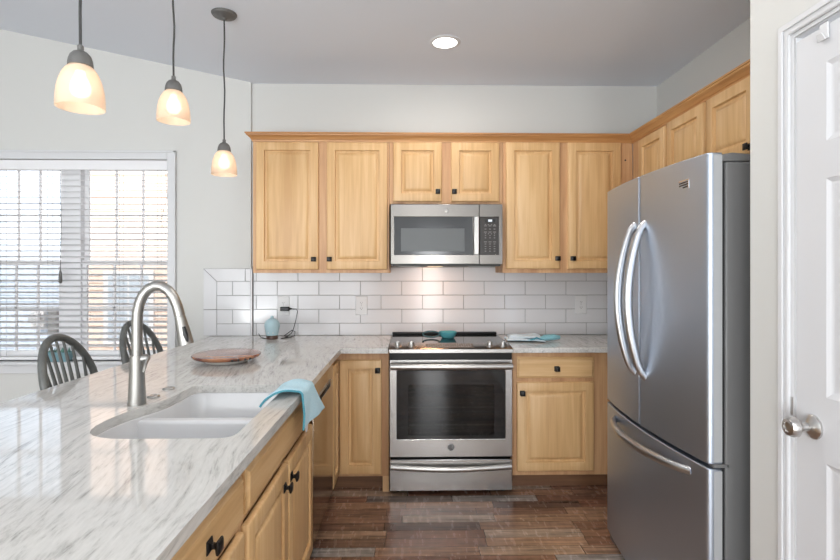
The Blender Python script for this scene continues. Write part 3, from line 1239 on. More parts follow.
# ------------------------------------------------------------------ slide-in range
RX0, RX1 = -.126, .634
RY = 3.145
rg = thing('kitchen_range', 'stainless slide-in electric range with black glass oven window', 'stove', ((RX0 + RX1) / 2, 3.45, 0))
MB().box(RX0 + .003, RX1 - .003, RY + .045, YW - .03, .045, .900).build('body', black_enamel, rg)
for lx in (RX0 + .05, RX1 - .05):
    for ly in (RY + .09, YW - .1):
        MB().lathe([(.018, 0), (.018, .045)], (lx, ly, 0), seg=12).build('levelling_foot', black_enamel, rg)
# cooktop glass and rear riser
MB().box(RX0 - .004, RX1 + .004, RY + .135, YW - .03, .9155, .923).build('cooktop', black_glass, rg, bevel=.002)
MB().box(RX0 - .004, RX1 + .004, YW - .055, YW - .012, .9235, .940).build('rear_trim', black_enamel, rg, bevel=.004)
cp = MB()
cp.prism([(RY - .004, .886), (RY - .004, .908), (RY + .002, .912), (RY + .134, .930), (RY + .134, .916), (RY + .046, .901), (RY + .046, .886)], fyz, RX0 - .004, RX1 + .004)
cp_o = cp.build('control_panel', steel, rg, bevel=.0015)
SL = math.atan2(.018, .132)
cn = Vector((0, -math.sin(SL), math.cos(SL)))


def on_panel(x, t):
    """a point on the sloping control panel, t = 0 front .. 1 back"""
    return Vector((x, RY + .002 + .132 * t, .912 + .018 * t))


for kx in (-.078, .008, .501, .585):
    k = MB()
    o_ = on_panel(kx, .42) + cn * .0003
    k.lathe([(.024, 0), (.024, .004), (.019, .007), (.0185, .022), (.016, .026), (.001, .026)], o_, cn, 24)
    ko = k.build('control_knob', steel_plain, rg)
    g = MB()
    q = o_ + cn * .026
    g.tube([q + Vector((0, -.016, 0)) + cn * .002, q + Vector((0, .016, 0)) + cn * .002], .004, 8, flat=1.6)
    g.build('grip', steel_plain, ko)
dp = MB()
a0, a1 = on_panel(.10, .18), on_panel(.40, .80)
dp.rings([[tuple(on_panel(x, t) + cn * d) for x, t in ((.102, .16), (.398, .16), (.398, .82), (.102, .82))] for d in (-.001, .0012)])
dpo = dp.build('touch_display', mat('touch_panel_brown', srgb(112, 100, 90), .5), rg)
tmk = MB()
for i in range(19):
    for tt in (.32, .52, .70):
        x = .112 + i * .0148
        w = (.005, .008, .010)[(i * 7 + int(tt * 10)) % 3]
        tmk.faces([tuple(on_panel(x, tt - .03) + cn * .0016), tuple(on_panel(x + w, tt - .03) + cn * .0016), tuple(on_panel(x + w, tt + .03) + cn * .0016), tuple(on_panel(x, tt + .03) + cn * .0016)], [(0, 1, 2, 3)])
tmk.build('lettering', marks_white, dpo)
# black vent band under the lip
MB().box(RX0 + .002, RX1 - .002, RY + .008, RY + .044, .846, .885).build('vent_band', black_enamel, rg)
# oven door
od = MB()
od.plate([(RX0, .243), (RX1, .243), (RX1, .8445), (RX0, .8445)], [round_poly([(-.082, .353), (.590, .353), (.590, .778), (-.082, .778)], .008, 3)], fxz, RY, RY + .030)
odo = od.build('oven_door', steel, rg, bevel=.003)
MB().box(RX0 + .004, RX1 - .004, RY + .031, RY + .044, .25, .84).build('door_liner', black_enamel, odo)
gl = MB()
gl.plate([(-.0815, .3535), (.5895, .3535), (.5895, .7775), (-.0815, .7775)], [round_poly([(-.012, .375), (.522, .375), (.522, .690), (-.012, .690)], .012, 3)], fxz, RY + .003, RY + .008)
gl.build('glass_border', black_glass, odo)
MB().box(-.0115, .5215, RY + .004, RY + .008, .3755, .6895).build('viewing_glass', oven_glass, odo)
MB().box(-.02, .53, RY + .0285, RY + .0305, .36, .71).build('inner_window', oven_window, odo)
rk = MB()
for z in (.435, .545):
    rk.tube([(-.01, RY + .022, z), (.52, RY + .022, z)], .0022, 8)
    for i in range(24):
        x = .0 + i * .0222
        rk.box(x, x + .002, RY + .021, RY + .023, z, z + .006)
rk.build('oven_rack', steel_plain, odo)
hb = MB()
hz = .809
pts = []
for i in range(15):
    t = i / 14
    pts.append((RX0 + .008 + (RX1 - RX0 - .016) * t, RY - .045 - .006 * math.sin(math.pi * t), hz))
hb.tube(pts, .0195, 16, flat=.8)
for x in (RX0 + .045, RX1 - .045):
    hb.tube([(x, RY + .002, hz), (x, RY - .04, hz)], .010, 12)
hb.build('handle', steel_plain, odo)


def logo(parent, x, y, z, r, disc_mat, ring_mat, with_disc=True):
    """round appliance emblem: disc, rim and a script monogram"""
    d = MB()
    d.lathe([(r, 0), (r, .001), (r * .96, .0014), (.0001, .0014)], (x, y, z), (0, -1, 0), 28)
    do = d.build('emblem', disc_mat, parent)
    g = MB()
    n = 28
    g.tube([(x + r * .84 * math.cos(2 * math.pi * i / n), y - .0016, z + r * .84 * math.sin(2 * math.pi * i / n)) for i in range(n)], r * .06, 6, closed=True)
    for a in (45, 135, 225, 315):
        ca, sa = math.cos(R(a)), math.sin(R(a))
        g.tube([(x + r * .8 * ca, y - .0016, z + r * .8 * sa), (x + r * .62 * math.cos(R(a + 14)), y - .0016, z + r * .62 * math.sin(R(a + 14)))], r * .05, 6)
    g.build('rim', ring_mat, do)
    cu = bpy.data.curves.new('monogram', 'FONT')
    cu.body = 'GE'
    cu.size = r * 1.05
    cu.shear = .35
    cu.align_x = 'CENTER'
    cu.align_y = 'CENTER'
    cu.extrude = .0003
    cu.space_character = .78
    tmp = bpy.data.objects.new('monogram_text', cu)
    COL.objects.link(tmp)
    me = bpy.data.meshes.new_from_object(tmp.evaluated_get(bpy.context.evaluated_depsgraph_get()))
    bpy.data.objects.remove(tmp)
    me.materials.clear()
    me.materials.append(ring_mat)
    me.transform(Matrix.Translation(Vector((x, y - .0017, z)) - wloc(do)) @ Matrix.Rotation(R(90), 4, 'X'))
    o = bpy.data.objects.new('monogram', me)
    COL.objects.link(o)
    o.parent = parent
    return do


logo(odo, .253, RY - .0002, .304, .021, panel_black, fridge_edge)
# drawer
dr = MB()
dr.box(RX0, RX1, RY, RY + .03, .034, .228)
dro = dr.build('storage_drawer', steel, rg, bevel=.004)
hb = MB()
pts = []
for i in range(15):
    t = i / 14
    pts.append((RX0 + .01 + (RX1 - RX0 - .02) * t, RY - .022 - .012 * math.sin(math.pi * t), .190 - .012 * math.sin(math.pi * t)))
hb.tube(pts, .017, 14, flat=.8)
for x in (RX0 + .045, RX1 - .045):
    hb.tube([(x, RY + .002, .19), (x, RY - .026, .188)], .009, 12)
hb.build('handle', steel_plain, dro)

# ------------------------------------------------------------------ microwave
MX0, MX1, MY = -.128, .619, 3.40
mw = thing('microwave', 'stainless over-the-range microwave mounted under the short cabinet', 'microwave', ((MX0 + MX1) / 2, 3.6, 1.44))
MB().box(MX0 + .004, MX1 - .004, MY + .034, YW - .011, 1.437, 1.843).build('body', black_enamel, mw)
MXS = .462
md = MB()
md.plate([(MX0, 1.437), (MXS, 1.437), (MXS, 1.838), (MX0, 1.838)], [[(-.105, 1.499), (.420, 1.499), (.420, 1.752), (-.105, 1.752)]], fxz, MY, MY + .033)
mdo = md.build('door', micro_steel, mw, bevel=.003)
g = MB()
g.plate([(-.1045, 1.4995), (.4195, 1.4995), (.4195, 1.7515), (-.1045, 1.7515)], [[(-.061, 1.522), (.365, 1.522), (.365, 1.677), (-.061, 1.677)]], fxz, MY + .002, MY + .010)
g.build('glass_border', mat('smoked_door_glass', srgb(62, 64, 67), .12), mdo)
MB().box(-.0605, .3645, MY + .003, MY + .010, 1.5225, 1.6765).build('window_screen', micro_window, mdo)
h = MB()
h.box(.424, .458, MY - .030, MY - .016, 1.500, 1.753)
for z in (1.515, 1.738):
    h.box(.432, .450, MY - .016, MY + .001, z - .008, z + .008)
h.build('handle', steel_plain, mdo, bevel=.004)
mc = MB()
mc.plate([(MXS + .002, 1.437), (MX1, 1.437), (MX1, 1.838), (MXS + .002, 1.838)], [[(.468, 1.500), (.595, 1.500), (.595, 1.753), (.468, 1.753)]], fxz, MY, MY + .033)
mco = mc.build('control_surround', micro_steel, mw, bevel=.003)
MB().box(.4685, .5945, MY + .002, MY + .010, 1.5005, 1.7525).build('control_panel', panel_black, mco)
yk = MY + .0016
rows = [(1.702, 4, .010), (1.693, 3, .02), (1.672, 3, .012), (1.652, 3, .02), (1.640, 4, .008), (1.628, 3, .008), (1.613, 3, .010),
        (1.586, 3, .02), (1.572, 3, .012), (1.556, 3, .011), (1.540, 3, .011), (1.524, 3, .011)]
for sel in (rows[:7], rows[7:]):
    mk = MB()
    for (z, n, w) in sel:
        for i in range(n):
            cx = .505 + (.06 * i / (n - 1))
            mk.box(cx - w / 2, cx + w / 2, yk, yk + .0006, z - .0022, z + .0022)
    mk.build('lettering', marks_grey, mco)
MB().box(.503, .572, MY + .0008, MY + .0016, 1.716, 1.741).build('display_window', black_glass, mco)
MB().box(.523, .549, MY + .0002, MY + .0008, 1.721, 1.736).build('clock_digits', display_glow, mco)
logo(mdo, .246, MY - .0002, 1.795, .016, micro_steel, steel_plain)
un = MB()
un.box(MX0 + .01, MX1 - .01, MY + .02, YW - .02, 1.424, 1.436)
uo = un.build('vent_base', mat('microwave_underside', srgb(58, 57, 56), .4, .6), mw)
for (a, b) in ((-.08, .07), (.40, .55)):
    MB().box(a, b, MY + .05, MY + .2, 1.4205, 1.4235).build('grease_filter', mat('filter_mesh', srgb(160, 158, 154), .5, .6), uo)
MB().box(.12, .22, MY + .05, MY + .10, 1.4205, 1.4235).build('lamp_cover', emit('hood_lamp', (1, .78, .55), 1.5), uo)
l_ = area_light('hood_lamp_light', (.15, 3.50, 1.418), (R(14), 0, 0), .14, .08, 1.3, (1, .5, .24))

# ------------------------------------------------------------------ refrigerator
FX = 1.03
FB = .035
FY0, FY1 = 1.739, 2.649
FM = (FY0 + FY1) / 2
fr = thing('refrigerator', 'stainless french-door refrigerator with bottom freezer against the right wall', 'refrigerator', (1.4, FM, 0))


def fx(y):
    t = (y - FM) / ((FY1 - FY0) / 2)
    return FX - FB * (1 - t * t)


def bowed(y0, y1, back, r0, r1):
    """plan outline of a bowed door between y0 and y1 (r0, r1: corner radii)"""
    pts = []
    N = 14
    if r0 > .006:
        xs = fx(y0 + r0)
        for k in range(6):
            a = R(90) * k / 5
            pts.append((xs + r0 * (1 - math.sin(a)), y0 + r0 * (1 - math.cos(a))))
    for i in range(N + 1):
        y = y0 + r0 + (y1 - r1 - y0 - r0) * i / N
        pts.append((fx(y), y))
    if r1 > .006:
        xs = fx(y1 - r1)
        for k in range(6):
            a = R(90) * k / 5
            pts.append((xs + r1 * (1 - math.cos(a)), y1 - r1 + r1 * math.sin(a)))
    pts.append((back, y1))
    pts.append((back, y0))
    q = [pts[0]]
    for p in pts[1:]:
        if (p[0] - q[-1][0]) ** 2 + (p[1] - q[-1][1]) ** 2 > 1e-8:
            q.append(p)
    return q


XBK2 = FX + .048
MB().box(FX + .062, 1.845, FY0 + .004, FY1 - .004, .03, 1.775).build('cabinet_body', fridge_side, fr, bevel=.006)
MB().box(FX + .0485, FX + .0615, FY0 + .012, FY1 - .012, .05, 1.77).build('gasket', gasket, fr)
MB().box(FX + .03, FX + .12, FY0 + .03, FY1 - .03, .006, .048).build('base_grille', gasket, fr)
for fy_ in (FY0 + .05, FY1 - .05):
    MB().box(FX + .01, FX + .06, fy_ - .035, fy_ + .035, 0, .04).build('foot', fridge_side, fr, bevel=.006)
for (y0, y1, r0, r1) in ((FM + .003, FY1, .004, .018), (FY0, FM - .003, .018, .004)):
    d = MB()
    d.prism(bowed(y0, y1, XBK2, r0, r1), fxy, .728, 1.805)
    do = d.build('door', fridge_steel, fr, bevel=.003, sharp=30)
    far = y0 > FM
    hy = FM + (.048 if far else -.050)
    pts = []
    rr = []
    for i in range(23):
        t = i / 22
        s = math.sin(math.pi * t)
        z = .940 + .662 * t
        pts.append((fx(hy) + .006 - .012 * min(1, s * 6) - .068 * s ** .8, hy + (0.004 if far else -.004) * s, z))
        rr.append(.0150 + .004 * s)
    hmb = MB()
    hmb.tube(pts, rr, 16, flat=.8)
    hmb.build('handle', fridge_handle, do)
    if not far:
        # the inner face band along the near edge of the door
        MB().box(FX + .0185, XBK2 - .001, y0 - .0006, y0 + .0002, .735, 1.798).build('edge_band', fridge_edge, do)
        # three-bar emblem
        e = MB()
        for k, (a, b, s) in enumerate(((1.845, 1.893, 0), (1.845, 1.893, 1), (1.843, 1.872, 2))):
            z0 = 1.719 - k * .0085
            q = []
            for (yy, zz) in ((a, z0 + .002), (b, z0 - .001), (b, z0 + .0035), (a, z0 + .0065)):
                q.append((yy, zz))
            e.rings([[(fx(y_) - dd_, y_, z_) for y_, z_ in q] for dd_ in (-.001, .0015)])
        e.build('emblem', panel_black, do)
        e2 = MB()
        e2.rings([[(fx(y_) - dd_, y_, z_) for y_, z_ in ((1.838, 1.698), (1.842, 1.698), (1.842, 1.732), (1.838, 1.732))] for dd_ in (-.001, .0018)])
        e2.rings([[(fx(y_) - dd_, y_, z_) for y_, z_ in ((1.838, 1.729), (1.895, 1.726), (1.895, 1.729), (1.838, 1.732))] for dd_ in (-.001, .0018)])
        e2.build('emblem_edge', chrome, do)
fd = MB()
fd.prism(bowed(FY0, FY1, XBK2, .018, .018), fxy, .05, .712)
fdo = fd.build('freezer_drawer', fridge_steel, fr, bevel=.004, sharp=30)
MB().box(FX + .0185, XBK2 - .001, FY0 - .0006, FY0 + .0002, .06, .704).build('edge_band', fridge_edge, fdo)
pts, rr = [], []
for i in range(23):
    t = i / 22
    y = 1.835 + (2.50 - 1.835) * t
    s = math.sin(math.pi * t)
    pts.append((fx(y) + .006 - .012 * min(1, s * 6) - .055 * s ** .8, y, .668))
    rr.append(.0150 + .004 * s)
hmb = MB()
hmb.tube(pts, rr, 16, flat=.8)
hmb.build('handle', fridge_handle, fdo)
hg = MB()
hg.rings([[(FX + .05, y, z) for y, z in ((FY0 + .002, 1.776), (FY0 + .002, 1.796), (FY0 + .055, 1.800), (FY0 + .055, 1.776))],
          [(FX + .085, y, z) for y, z in ((FY0 + .002, 1.776), (FY0 + .002, 1.805), (FY0 + .055, 1.812), (FY0 + .055, 1.776))],
          [(FX + .22, y, z) for y, z in ((FY0 + .006, 1.776), (FY0 + .006, 1.797), (FY0 + .055, 1.800), (FY0 + .055, 1.776))]])
hg.build('hinge_cover', fridge_side, fr, bevel=.003)
MB().box(FX + .02, FX + .075, FY0 + .004, FY0 + .04, .7135, .7265).build('centre_hinge', fridge_side, fr, bevel=.002)


# ------------------------------------------------------------------ pendants
def pendant(label, x, y, zb, zt_scale=1.0, zc=None):
    """bell pendant; zb = rim height"""
    zb += .004
    p = thing('pendant_light', label, 'pendant light', (x, y, CEIL), 'bell pendants over the peninsula')
    c = MB()
    c.lathe([(.066, 0), (.066, -.004), (.060, -.012), (.03, -.021), (.014, -.026), (.008, -.034)], (x, y, CEIL - .0005), seg=32)
    c.build('canopy', pendant_metal, p)
    zc_ = zb + .129
    cd = MB()
    n = 12
    cd.tube([(x + .003 * math.sin(i * 1.1) * math.sin(math.pi * i / n), y + .002 * math.sin(i * .9) * math.sin(math.pi * i / n), CEIL - .03 + (zc_ + .05 - CEIL + .03) * i / n) for i in range(n + 1)], .0042, 8)
    cd.build('cord', pendant_cord, p)
    s = MB()
    s.lathe([(.0068, .062), (.0085, .06), (.0085, .046), (.012, .044), (.020, .040), (.028, .030), (.032, .018), (.034, .006), (.034, -.002), (.028, -.004)], (x, y, zc_), seg=28)
    s.build('socket_cap', pendant_metal, p)
    g = MB()
    prof = [(.0660, 0), (.0660, .010), (.0650, .032), (.0620, .058), (.0565, .082), (.048, .104), (.039, .118), (.031, .127)]
    inner = [(r - .004, h) for r, h in prof[::-1]]
    inner[-1] = (.0630, .0)
    g.lathe([(r, h) for r, h in prof] + [(r, h - .002) for r, h in inner[:-1]] + [inner[-1]], (x, y, zb), seg=40, cap=False)
    g.build('glass_shade', amber_glass, p)
    b = MB()
    b.lathe([(.012, .112), (.014, .098), (.021, .086), (.027, .072), (.029, .060), (.025, .046), (.016, .036), (.001, .033)], (x, y, zb), seg=24)
    b.build('bulb', bulb_glow, p)
    return p


pendant('bell pendant light hanging in front of the window head', -1.000, 1.568, 1.886)
pendant('bell pendant light hung higher than the other two', -1.000, 2.178, 2.024)
pendant('bell pendant light beside the wall cabinets, its ceiling canopy in view', -1.000, 2.765, 1.906)


# ------------------------------------------------------------------ recessed lights
def recessed(label, x, y, power=3.5):
    p = thing('recessed_light', label, 'ceiling light', (x, y, CEIL), 'recessed ceiling lights')
    MB().lathe([(.094, 0), (.094, -.003), (.088, -.006), (.074, -.007), (.072, -.002), (.072, .0)], (x, y, CEIL - .0005), seg=40, cap=False).build('trim_ring', trim_white, p)
    MB().lathe([(.0735, 0), (.0735, -.003), (.001, -.003)], (x, y, CEIL - .0008), seg=40).build('lens', lens_glow, p)
    area_light('recessed_light_glow', (x, y, CEIL - .012), (0, 0, 0), .14, .14, power, (1, .96, .91), 'DISK')


recessed('round recessed ceiling light over the kitchen floor', .212, 3.083)
recessed('round recessed ceiling light over the aisle between sink and refrigerator', .35, 1.95, 8)
recessed('round recessed light added as unseen fill in the living room, before the kitchen', .212, -.6, 11)  # out of view, added to brighten the lower cabinets and floor
recessed('round recessed light added as unseen fill in the living room, by the rear window', .10, -2.4, 14)  # out of view, added to light the rear wall and fill the room


# ------------------------------------------------------------------ window blind
bl = thing('window_blind', 'white two-inch slat blind with open slats in the dining window', 'blind', ((WX0 + WX1) / 2, 3.79, WZ0))
bx0, bx1 = WX0 + .006, WX1 - .006
v = MB()
v.box(bx0, bx1, YD + .006, YD + .016, 2.132, WZ1 - .003)
v.box(bx0, bx1, YD + .016, YD + .070, 2.155, WZ1 - .003)
v.build('valance', blind_white, bl, bevel=.003)
sl = MB()
z = 2.105
ys = YD + .050
while z > .80:
    dz = .0055
    sl.rings([[(xx, ys - .025, z - dz), (xx, ys, z + .0015), (xx, ys + .025, z + dz), (xx, ys + .025, z + dz + .0022), (xx, ys, z + .0037), (xx, ys - .025, z - dz + .0022)] for xx in (bx0 + .004, bx1 - .004)])
    z -= .0437
sl.build('slats', slat_vinyl, bl)
MB().box(bx0 + .004, bx1 - .004, ys - .025, ys + .025, WZ0 + .002, WZ0 + .026).build('bottom_rail', blind_white, bl, bevel=.004)
for lx in (-3.0, -2.66, -2.14, -1.86):
    lc = MB()
    for dy in (-.0265, .0265):
        lc.tube([(lx, ys + dy, 2.15), (lx, ys + dy, WZ0 + .02)], .0012, 6)
    lc.build('ladder_cord', cord_white, bl)
lc = MB()
lc.tube([(-2.565, YD + .018, 2.13), (-2.560, YD + .018, 1.7), (-2.565, YD + .018, 1.40)], .0022, 6)
lco = lc.build('lift_cord', pendant_cord, bl)
MB().lathe([(.003, .0), (.009, -.02), (.012, -.06), (.012, -.09), (.006, -.10)], (-2.565, YD + .018, 1.40), seg=12).build('tassel', pendant_metal, lco)
lc = MB()
lc.tube([(-1.80, YD + .018, 2.13), (-1.79, YD + .018, 1.93), (-1.835, YD + .018, 1.76), (-1.785, YD + .018, 1.62), (-1.782, YD + .018, 1.52)], .0018, 6)
lc.build('tilt_cord', cord_white, bl)

# planter on the sill
pl = thing('planter', 'small blue-green planter on the window sill, seen through the spindles of a stool', 'planter', (-2.56, YD - .02, WZ0))
pm = MB()
px0, py0 = -2.555, YD - .012
pm.rings([[(px0 + sx * w, py0 + sy * d, WZ0 + h) for sx, sy in ((-1, -1), (1, -1), (1, 1), (-1, 1))] for (w, d, h) in ((.075, .025, .0005), (.09, .033, .06), (.094, .035, .062), (.094, .035, .07), (.086, .029, .07), (.082, .026, .05))])
pm.build('pot', mat('planter_glaze', srgb(112, 148, 158), .4), pl, bevel=.004)
lf = MB()
random.seed(5)
for i in range(26):
    x = px0 + random.uniform(-.08, .08)
    y = py0 + random.uniform(-.02, .02)
    h = random.uniform(.02, .045)
    a = random.uniform(0, 6.28)
    w = .008
    bx_, by_ = math.cos(a) * w, math.sin(a) * w
    tx, ty = x + math.cos(a + 1.5) * .012, y + math.sin(a + 1.5) * .010
    zz = WZ0 + .05
    lf.faces([(x, y, zz), (x + bx_, y + by_, zz + h * .6), (tx, ty, zz + h + .01), (x - bx_, y - by_, zz + h * .6)], [(0, 1, 2, 3)])
lf.build('leaves', mat('succulent_green', srgb(96, 140, 130), .6), pl)


# ------------------------------------------------------------------ windsor stools at the bar side
def stool():
    s = thing('windsor_stool', 'charcoal spindle-back stool', 'stool', (0, 0, 0), 'spindle-back stools along the peninsula')
    SZ = .60
    m = MB()
    n = 32
    ring = []
    for i in range(n):
        a = 2 * math.pi * i / n
        ca, sa = math.cos(a), math.sin(a)
        rx = .20 if ca > 0 else .185
        ring.append((rx * math.copysign(abs(ca) ** .8, ca), .205 * math.copysign(abs(sa) ** .8, sa)))
    m.rings([[(x * k, y * k, SZ + z) for x, y in ring] for (k, z) in ((.86, 0), (.97, .010), (1.0, .022), (.985, .034), (.93, .038), (.6, .030), (.2, .028))], smooth=True)
    m.build('seat', stool_paint, s, sharp=60)
    for sx in (-1, 1):
        for sy in (-1, 1):
            top = Vector((.11 * sx, .12 * sy, SZ + .006))
            bot = Vector((.185 * sx, .185 * sy, 0))
            l = MB()
            ps, rs = [], []
            for t, r in ((0, .012), (.15, .016), (.35, .019), (.45, .013), (.5, .018), (.8, .016), (1, .011)):
                ps.append(top.lerp(bot, t))
                rs.append(r)
            l.tube(ps, rs, 12)
            l.build('leg', stool_paint, s)
    leg_at = lambda sx, sy, z: Vector((.11 * sx, .12 * sy, SZ)).lerp(Vector((.185 * sx, .185 * sy, 0)), 1 - z / SZ)
    for (A, B) in ((leg_at(1, -1, .2), leg_at(1, 1, .2)), (leg_at(-1, -1, .26), leg_at(-1, 1, .26)), (leg_at(-1, -1, .32), leg_at(1, -1, .32)), (leg_at(-1, 1, .32), leg_at(1, 1, .32))):
        q = MB()
        q.tube([A, A.lerp(B, .25), A.lerp(B, .5), A.lerp(B, .75), B], [.008, .011, .014, .011, .008], 10)
        q.build('stretcher', stool_paint, s)
    # bow back, leaning away from the seat
    H = .432
    lean = math.tan(R(14))
    bx = -.145

    def back(y, h):
        return Vector((bx - h * lean - .10 * (1 - (y / .2) ** 2) * .25, y, SZ + .03 + h))
    pts = []
    for i in range(33):
        a = math.pi * i / 32
        w = .214
        y = w * math.cos(a)
        h = H * (math.sin(a) ** .62) if 0 < i < 32 else 0
        k = .80 + .20 * min(1, h / (H * .55))
        pts.append(back(y * k, h))
    bw = MB()
    bw.tube(pts, [.0185] * 33, 12, flat=1.0)
    bw.build('bow', stool_paint, s)
    for i in range(7):
        u = (i - 3) / 3
        yb, yt = u * .115, u * .158
        ht = H * (max(0, 1 - (yt / .205) ** 2) ** .31)
        q = MB()
        P0, P1 = back(yb, -.012), back(yt, ht - .006)
        q.tube([P0, P0.lerp(P1, .25), P0.lerp(P1, .6), P1], [.0075, .0105, .0085, .006], 10)
        q.build('spindle', stool_paint, s)
    return s


s1 = stool()
s1.location = (-1.490, 2.59, 0)
s1.rotation_euler.z = R(3)
s2 = copy_tree(s1)
s2.location = (-1.49, 3.265, 0)
s2.rotation_euler.z = R(-2)
s1['label'] = 'charcoal spindle-back stool in front of the blue-green planter'
s2['label'] = 'charcoal spindle-back stool partly hidden behind the faucet'


# ------------------------------------------------------------------ outlets
def outlet(label, x, z):
    y = YW - .0102
    o = thing('wall_outlet', label, 'outlet', (x, y, z), 'backsplash outlets')
    w, h = .044, .069
    m = MB()
    m.rings([[(x + sx * (w - i), y - d, z + sz * (h - i)) for sx, sz in ((-1, -1), (1, -1), (1, 1), (-1, 1))] for i, d in ((0, 0), (0, .003), (.004, .006))])
    m.build('plate', outlet_plastic, o, bevel=.001)
    for dz in (-.021, .021):
        r = MB()
        r.lathe([(.0165, 0), (.0165, .002), (.001, .002)], (x, y - .006, z + dz), (0, -1, 0), 20)
        ro = r.build('receptacle', outlet_plastic, o)
        q = MB()
        q.box(x - .0075, x - .0055, y - .0085, y - .0081, z + dz - .002, z + dz + .006)
        q.box(x + .0055, x + .0075, y - .0085, y - .0081, z + dz - .002, z + dz + .006)
        q.box(x - .0022, x + .0022, y - .0085, y - .0081, z + dz - .010, z + dz - .006)
        q.build('slots', slot_dark, ro)
    MB().lathe([(.003, 0), (.003, .001), (.001, .0012)], (x, y - .006, z), (0, -1, 0), 10).build('screw', steel_plain, o)


outlet('white wall outlet with a black plug in it', -.935, 1.134)
outlet('white empty wall outlet between the diffuser and the range', -.360, 1.134)
outlet('white empty wall outlet above the folded cloth', 1.277, 1.139)

# ------------------------------------------------------------------ diffuser
DX, DYY = -.968, 3.60
df = thing('diffuser', 'pale blue bottle-shaped ceramic diffuser on a brown base', 'diffuser', (DX, DYY, CT))
MB().lathe([(.037, .0005), (.040, .004), (.040, .024), (.037, .027)], (DX, DYY, CT), seg=28).build('base', brown_base, df)
MB().lathe([(.041, .0272), (.043, .036), (.049, .070), (.053, .092), (.052, .108), (.044, .126), (.028, .139), (.014, .145), (.011, .149), (.011, .158), (.008, .162), (.001, .163)], (DX, DYY, CT), seg=32).build('cover', mat('pale_blue_ceramic', srgb(176, 204, 212), .3), df)
hl = MB()
for dx in (-.014, .018):
    hl.lathe([(.004, 0), (.004, .003), (.001, .004)], (DX + dx, DYY - .043, CT + .047), (0, -1, 0), 10)
hl.build('vent_dots', outlet_plastic, df)
YO = YW - .0165
pg = MB()
pg.box(-.952, -.888, YO - .030, YO - .0025, 1.097, 1.127)
pg.tube([(-.888, YO - .016, 1.112), (-.868, YO - .016, 1.112)], [.010, .004], 10)
pg.build('plug', black_plastic, df, bevel=.004)
co = MB()
cz = CT + .003
co.tube([(-.870, YO - .016, 1.112), (-.835, YO - .016, 1.110), (-.826, YO - .018, 1.095), (-.838, YO - .02, 1.03), (-.855, YO - .025, .965), (-.868, YO - .03, .935), (-.885, YO - .05, cz + .003), (-.90, YO - .08, cz), (-.87, YO - .11, cz),
         (-.835, YO - .07, cz + .004), (-.84, YO - .04, cz + .030), (-.865, YO - .03, cz + .04), (-.89, YO - .06, cz + .02), (-.91, YO - .09, cz + .004), (-.89, YO - .13, cz), (-.85, YO - .10, cz), (-.86, YO - .12, cz + .002), (-.905, DYY - .0, cz)], .0028, 8)
co.tube([(-.985, DYY, cz), (-1.03, DYY + .02, cz), (-1.065, DYY + .06, cz + .002), (-1.08, DYY + .08, cz + .014), (-1.086, DYY + .082, cz + .024)], .0028, 8)
co.build('power_cord', black_plastic, df)

# ------------------------------------------------------------------ round board
BX, BY = -.968, 2.715
bd = thing('serving_board', 'round turned wooden board raised on a pale foot near the sink', 'board', (BX, BY, CT))
MB().lathe([(.10, .0005), (.105, .002), (.105, .018), (.10, .0195)], (BX, BY, CT), seg=36).build('foot_ring', mat('pale_foot', srgb(200, 196, 190), .4), bd)
MB().lathe([(.001, .0198), (.12, .0198), (.150, .021), (.164, .025), (.172, .032), (.174, .038), (.171, .043), (.163, .0445), (.001, .0435)], (BX, BY, CT), seg=64).build('disc', board_m, bd)
ins = MB()
for a in (-62, -52, -40, -30):
    q = Vector((BX + .1715 * math.cos(R(a)), BY + .1715 * math.sin(R(a)), CT + .031))
    ins.lathe([(.006, -.004), (.006, .003), (.003, .004)], q, (math.cos(R(a)), math.sin(R(a)), -.5), 10)
ins.build('dark_inlay', slot_dark, bd)

# ------------------------------------------------------------------ teal dish on the cooktop
TX, TY, TZ = .265, 3.56, .924
td = thing('handled_dish', 'small teal ceramic dish with a loop handle on the cooktop', 'dish', (TX, TY, TZ))
MB().lathe([(.040, 0), (.044, .003), (.054, .020), (.061, .036), (.063, .044), (.060, .044), (.056, .036), (.046, .014), (.001, .010)], (TX, TY, TZ), seg=36).build('bowl', teal, td)
hp = []
for i in range(21):
    a = R(-62) + R(304 - 180) * 0 + 2 * math.pi * i / 21
    hp.append((TX - .118 + .058 * math.cos(a), TY - .01 + .012 * math.sin(a), TZ + .027 + .0185 * math.sin(a)))
MB().tube(hp, .006, 10, closed=True).build('loop_handle', teal_dark, td)


# ------------------------------------------------------------------ cloths
def grid_cloth(name, fn, nu, nv, m, parent, solid=.004):
    mb = MB()
    vs = [[mb.bm.verts.new(fn(i / (nu - 1), j / (nv - 1))) for j in range(nv)] for i in range(nu)]
    for i in range(nu - 1):
        for j in range(nv - 1):
            fc = mb.bm.faces.new((vs[i][j], vs[i + 1][j], vs[i + 1][j + 1], vs[i][j + 1]))
            fc.smooth = True
    return mb.build(name, m, parent, solid=solid, subsurf=1, sharp=180)


tw = thing('dish_towel', 'aqua microfibre towel draped over the counter edge by the sink', 'towel', (-.46, 1.98, CT))


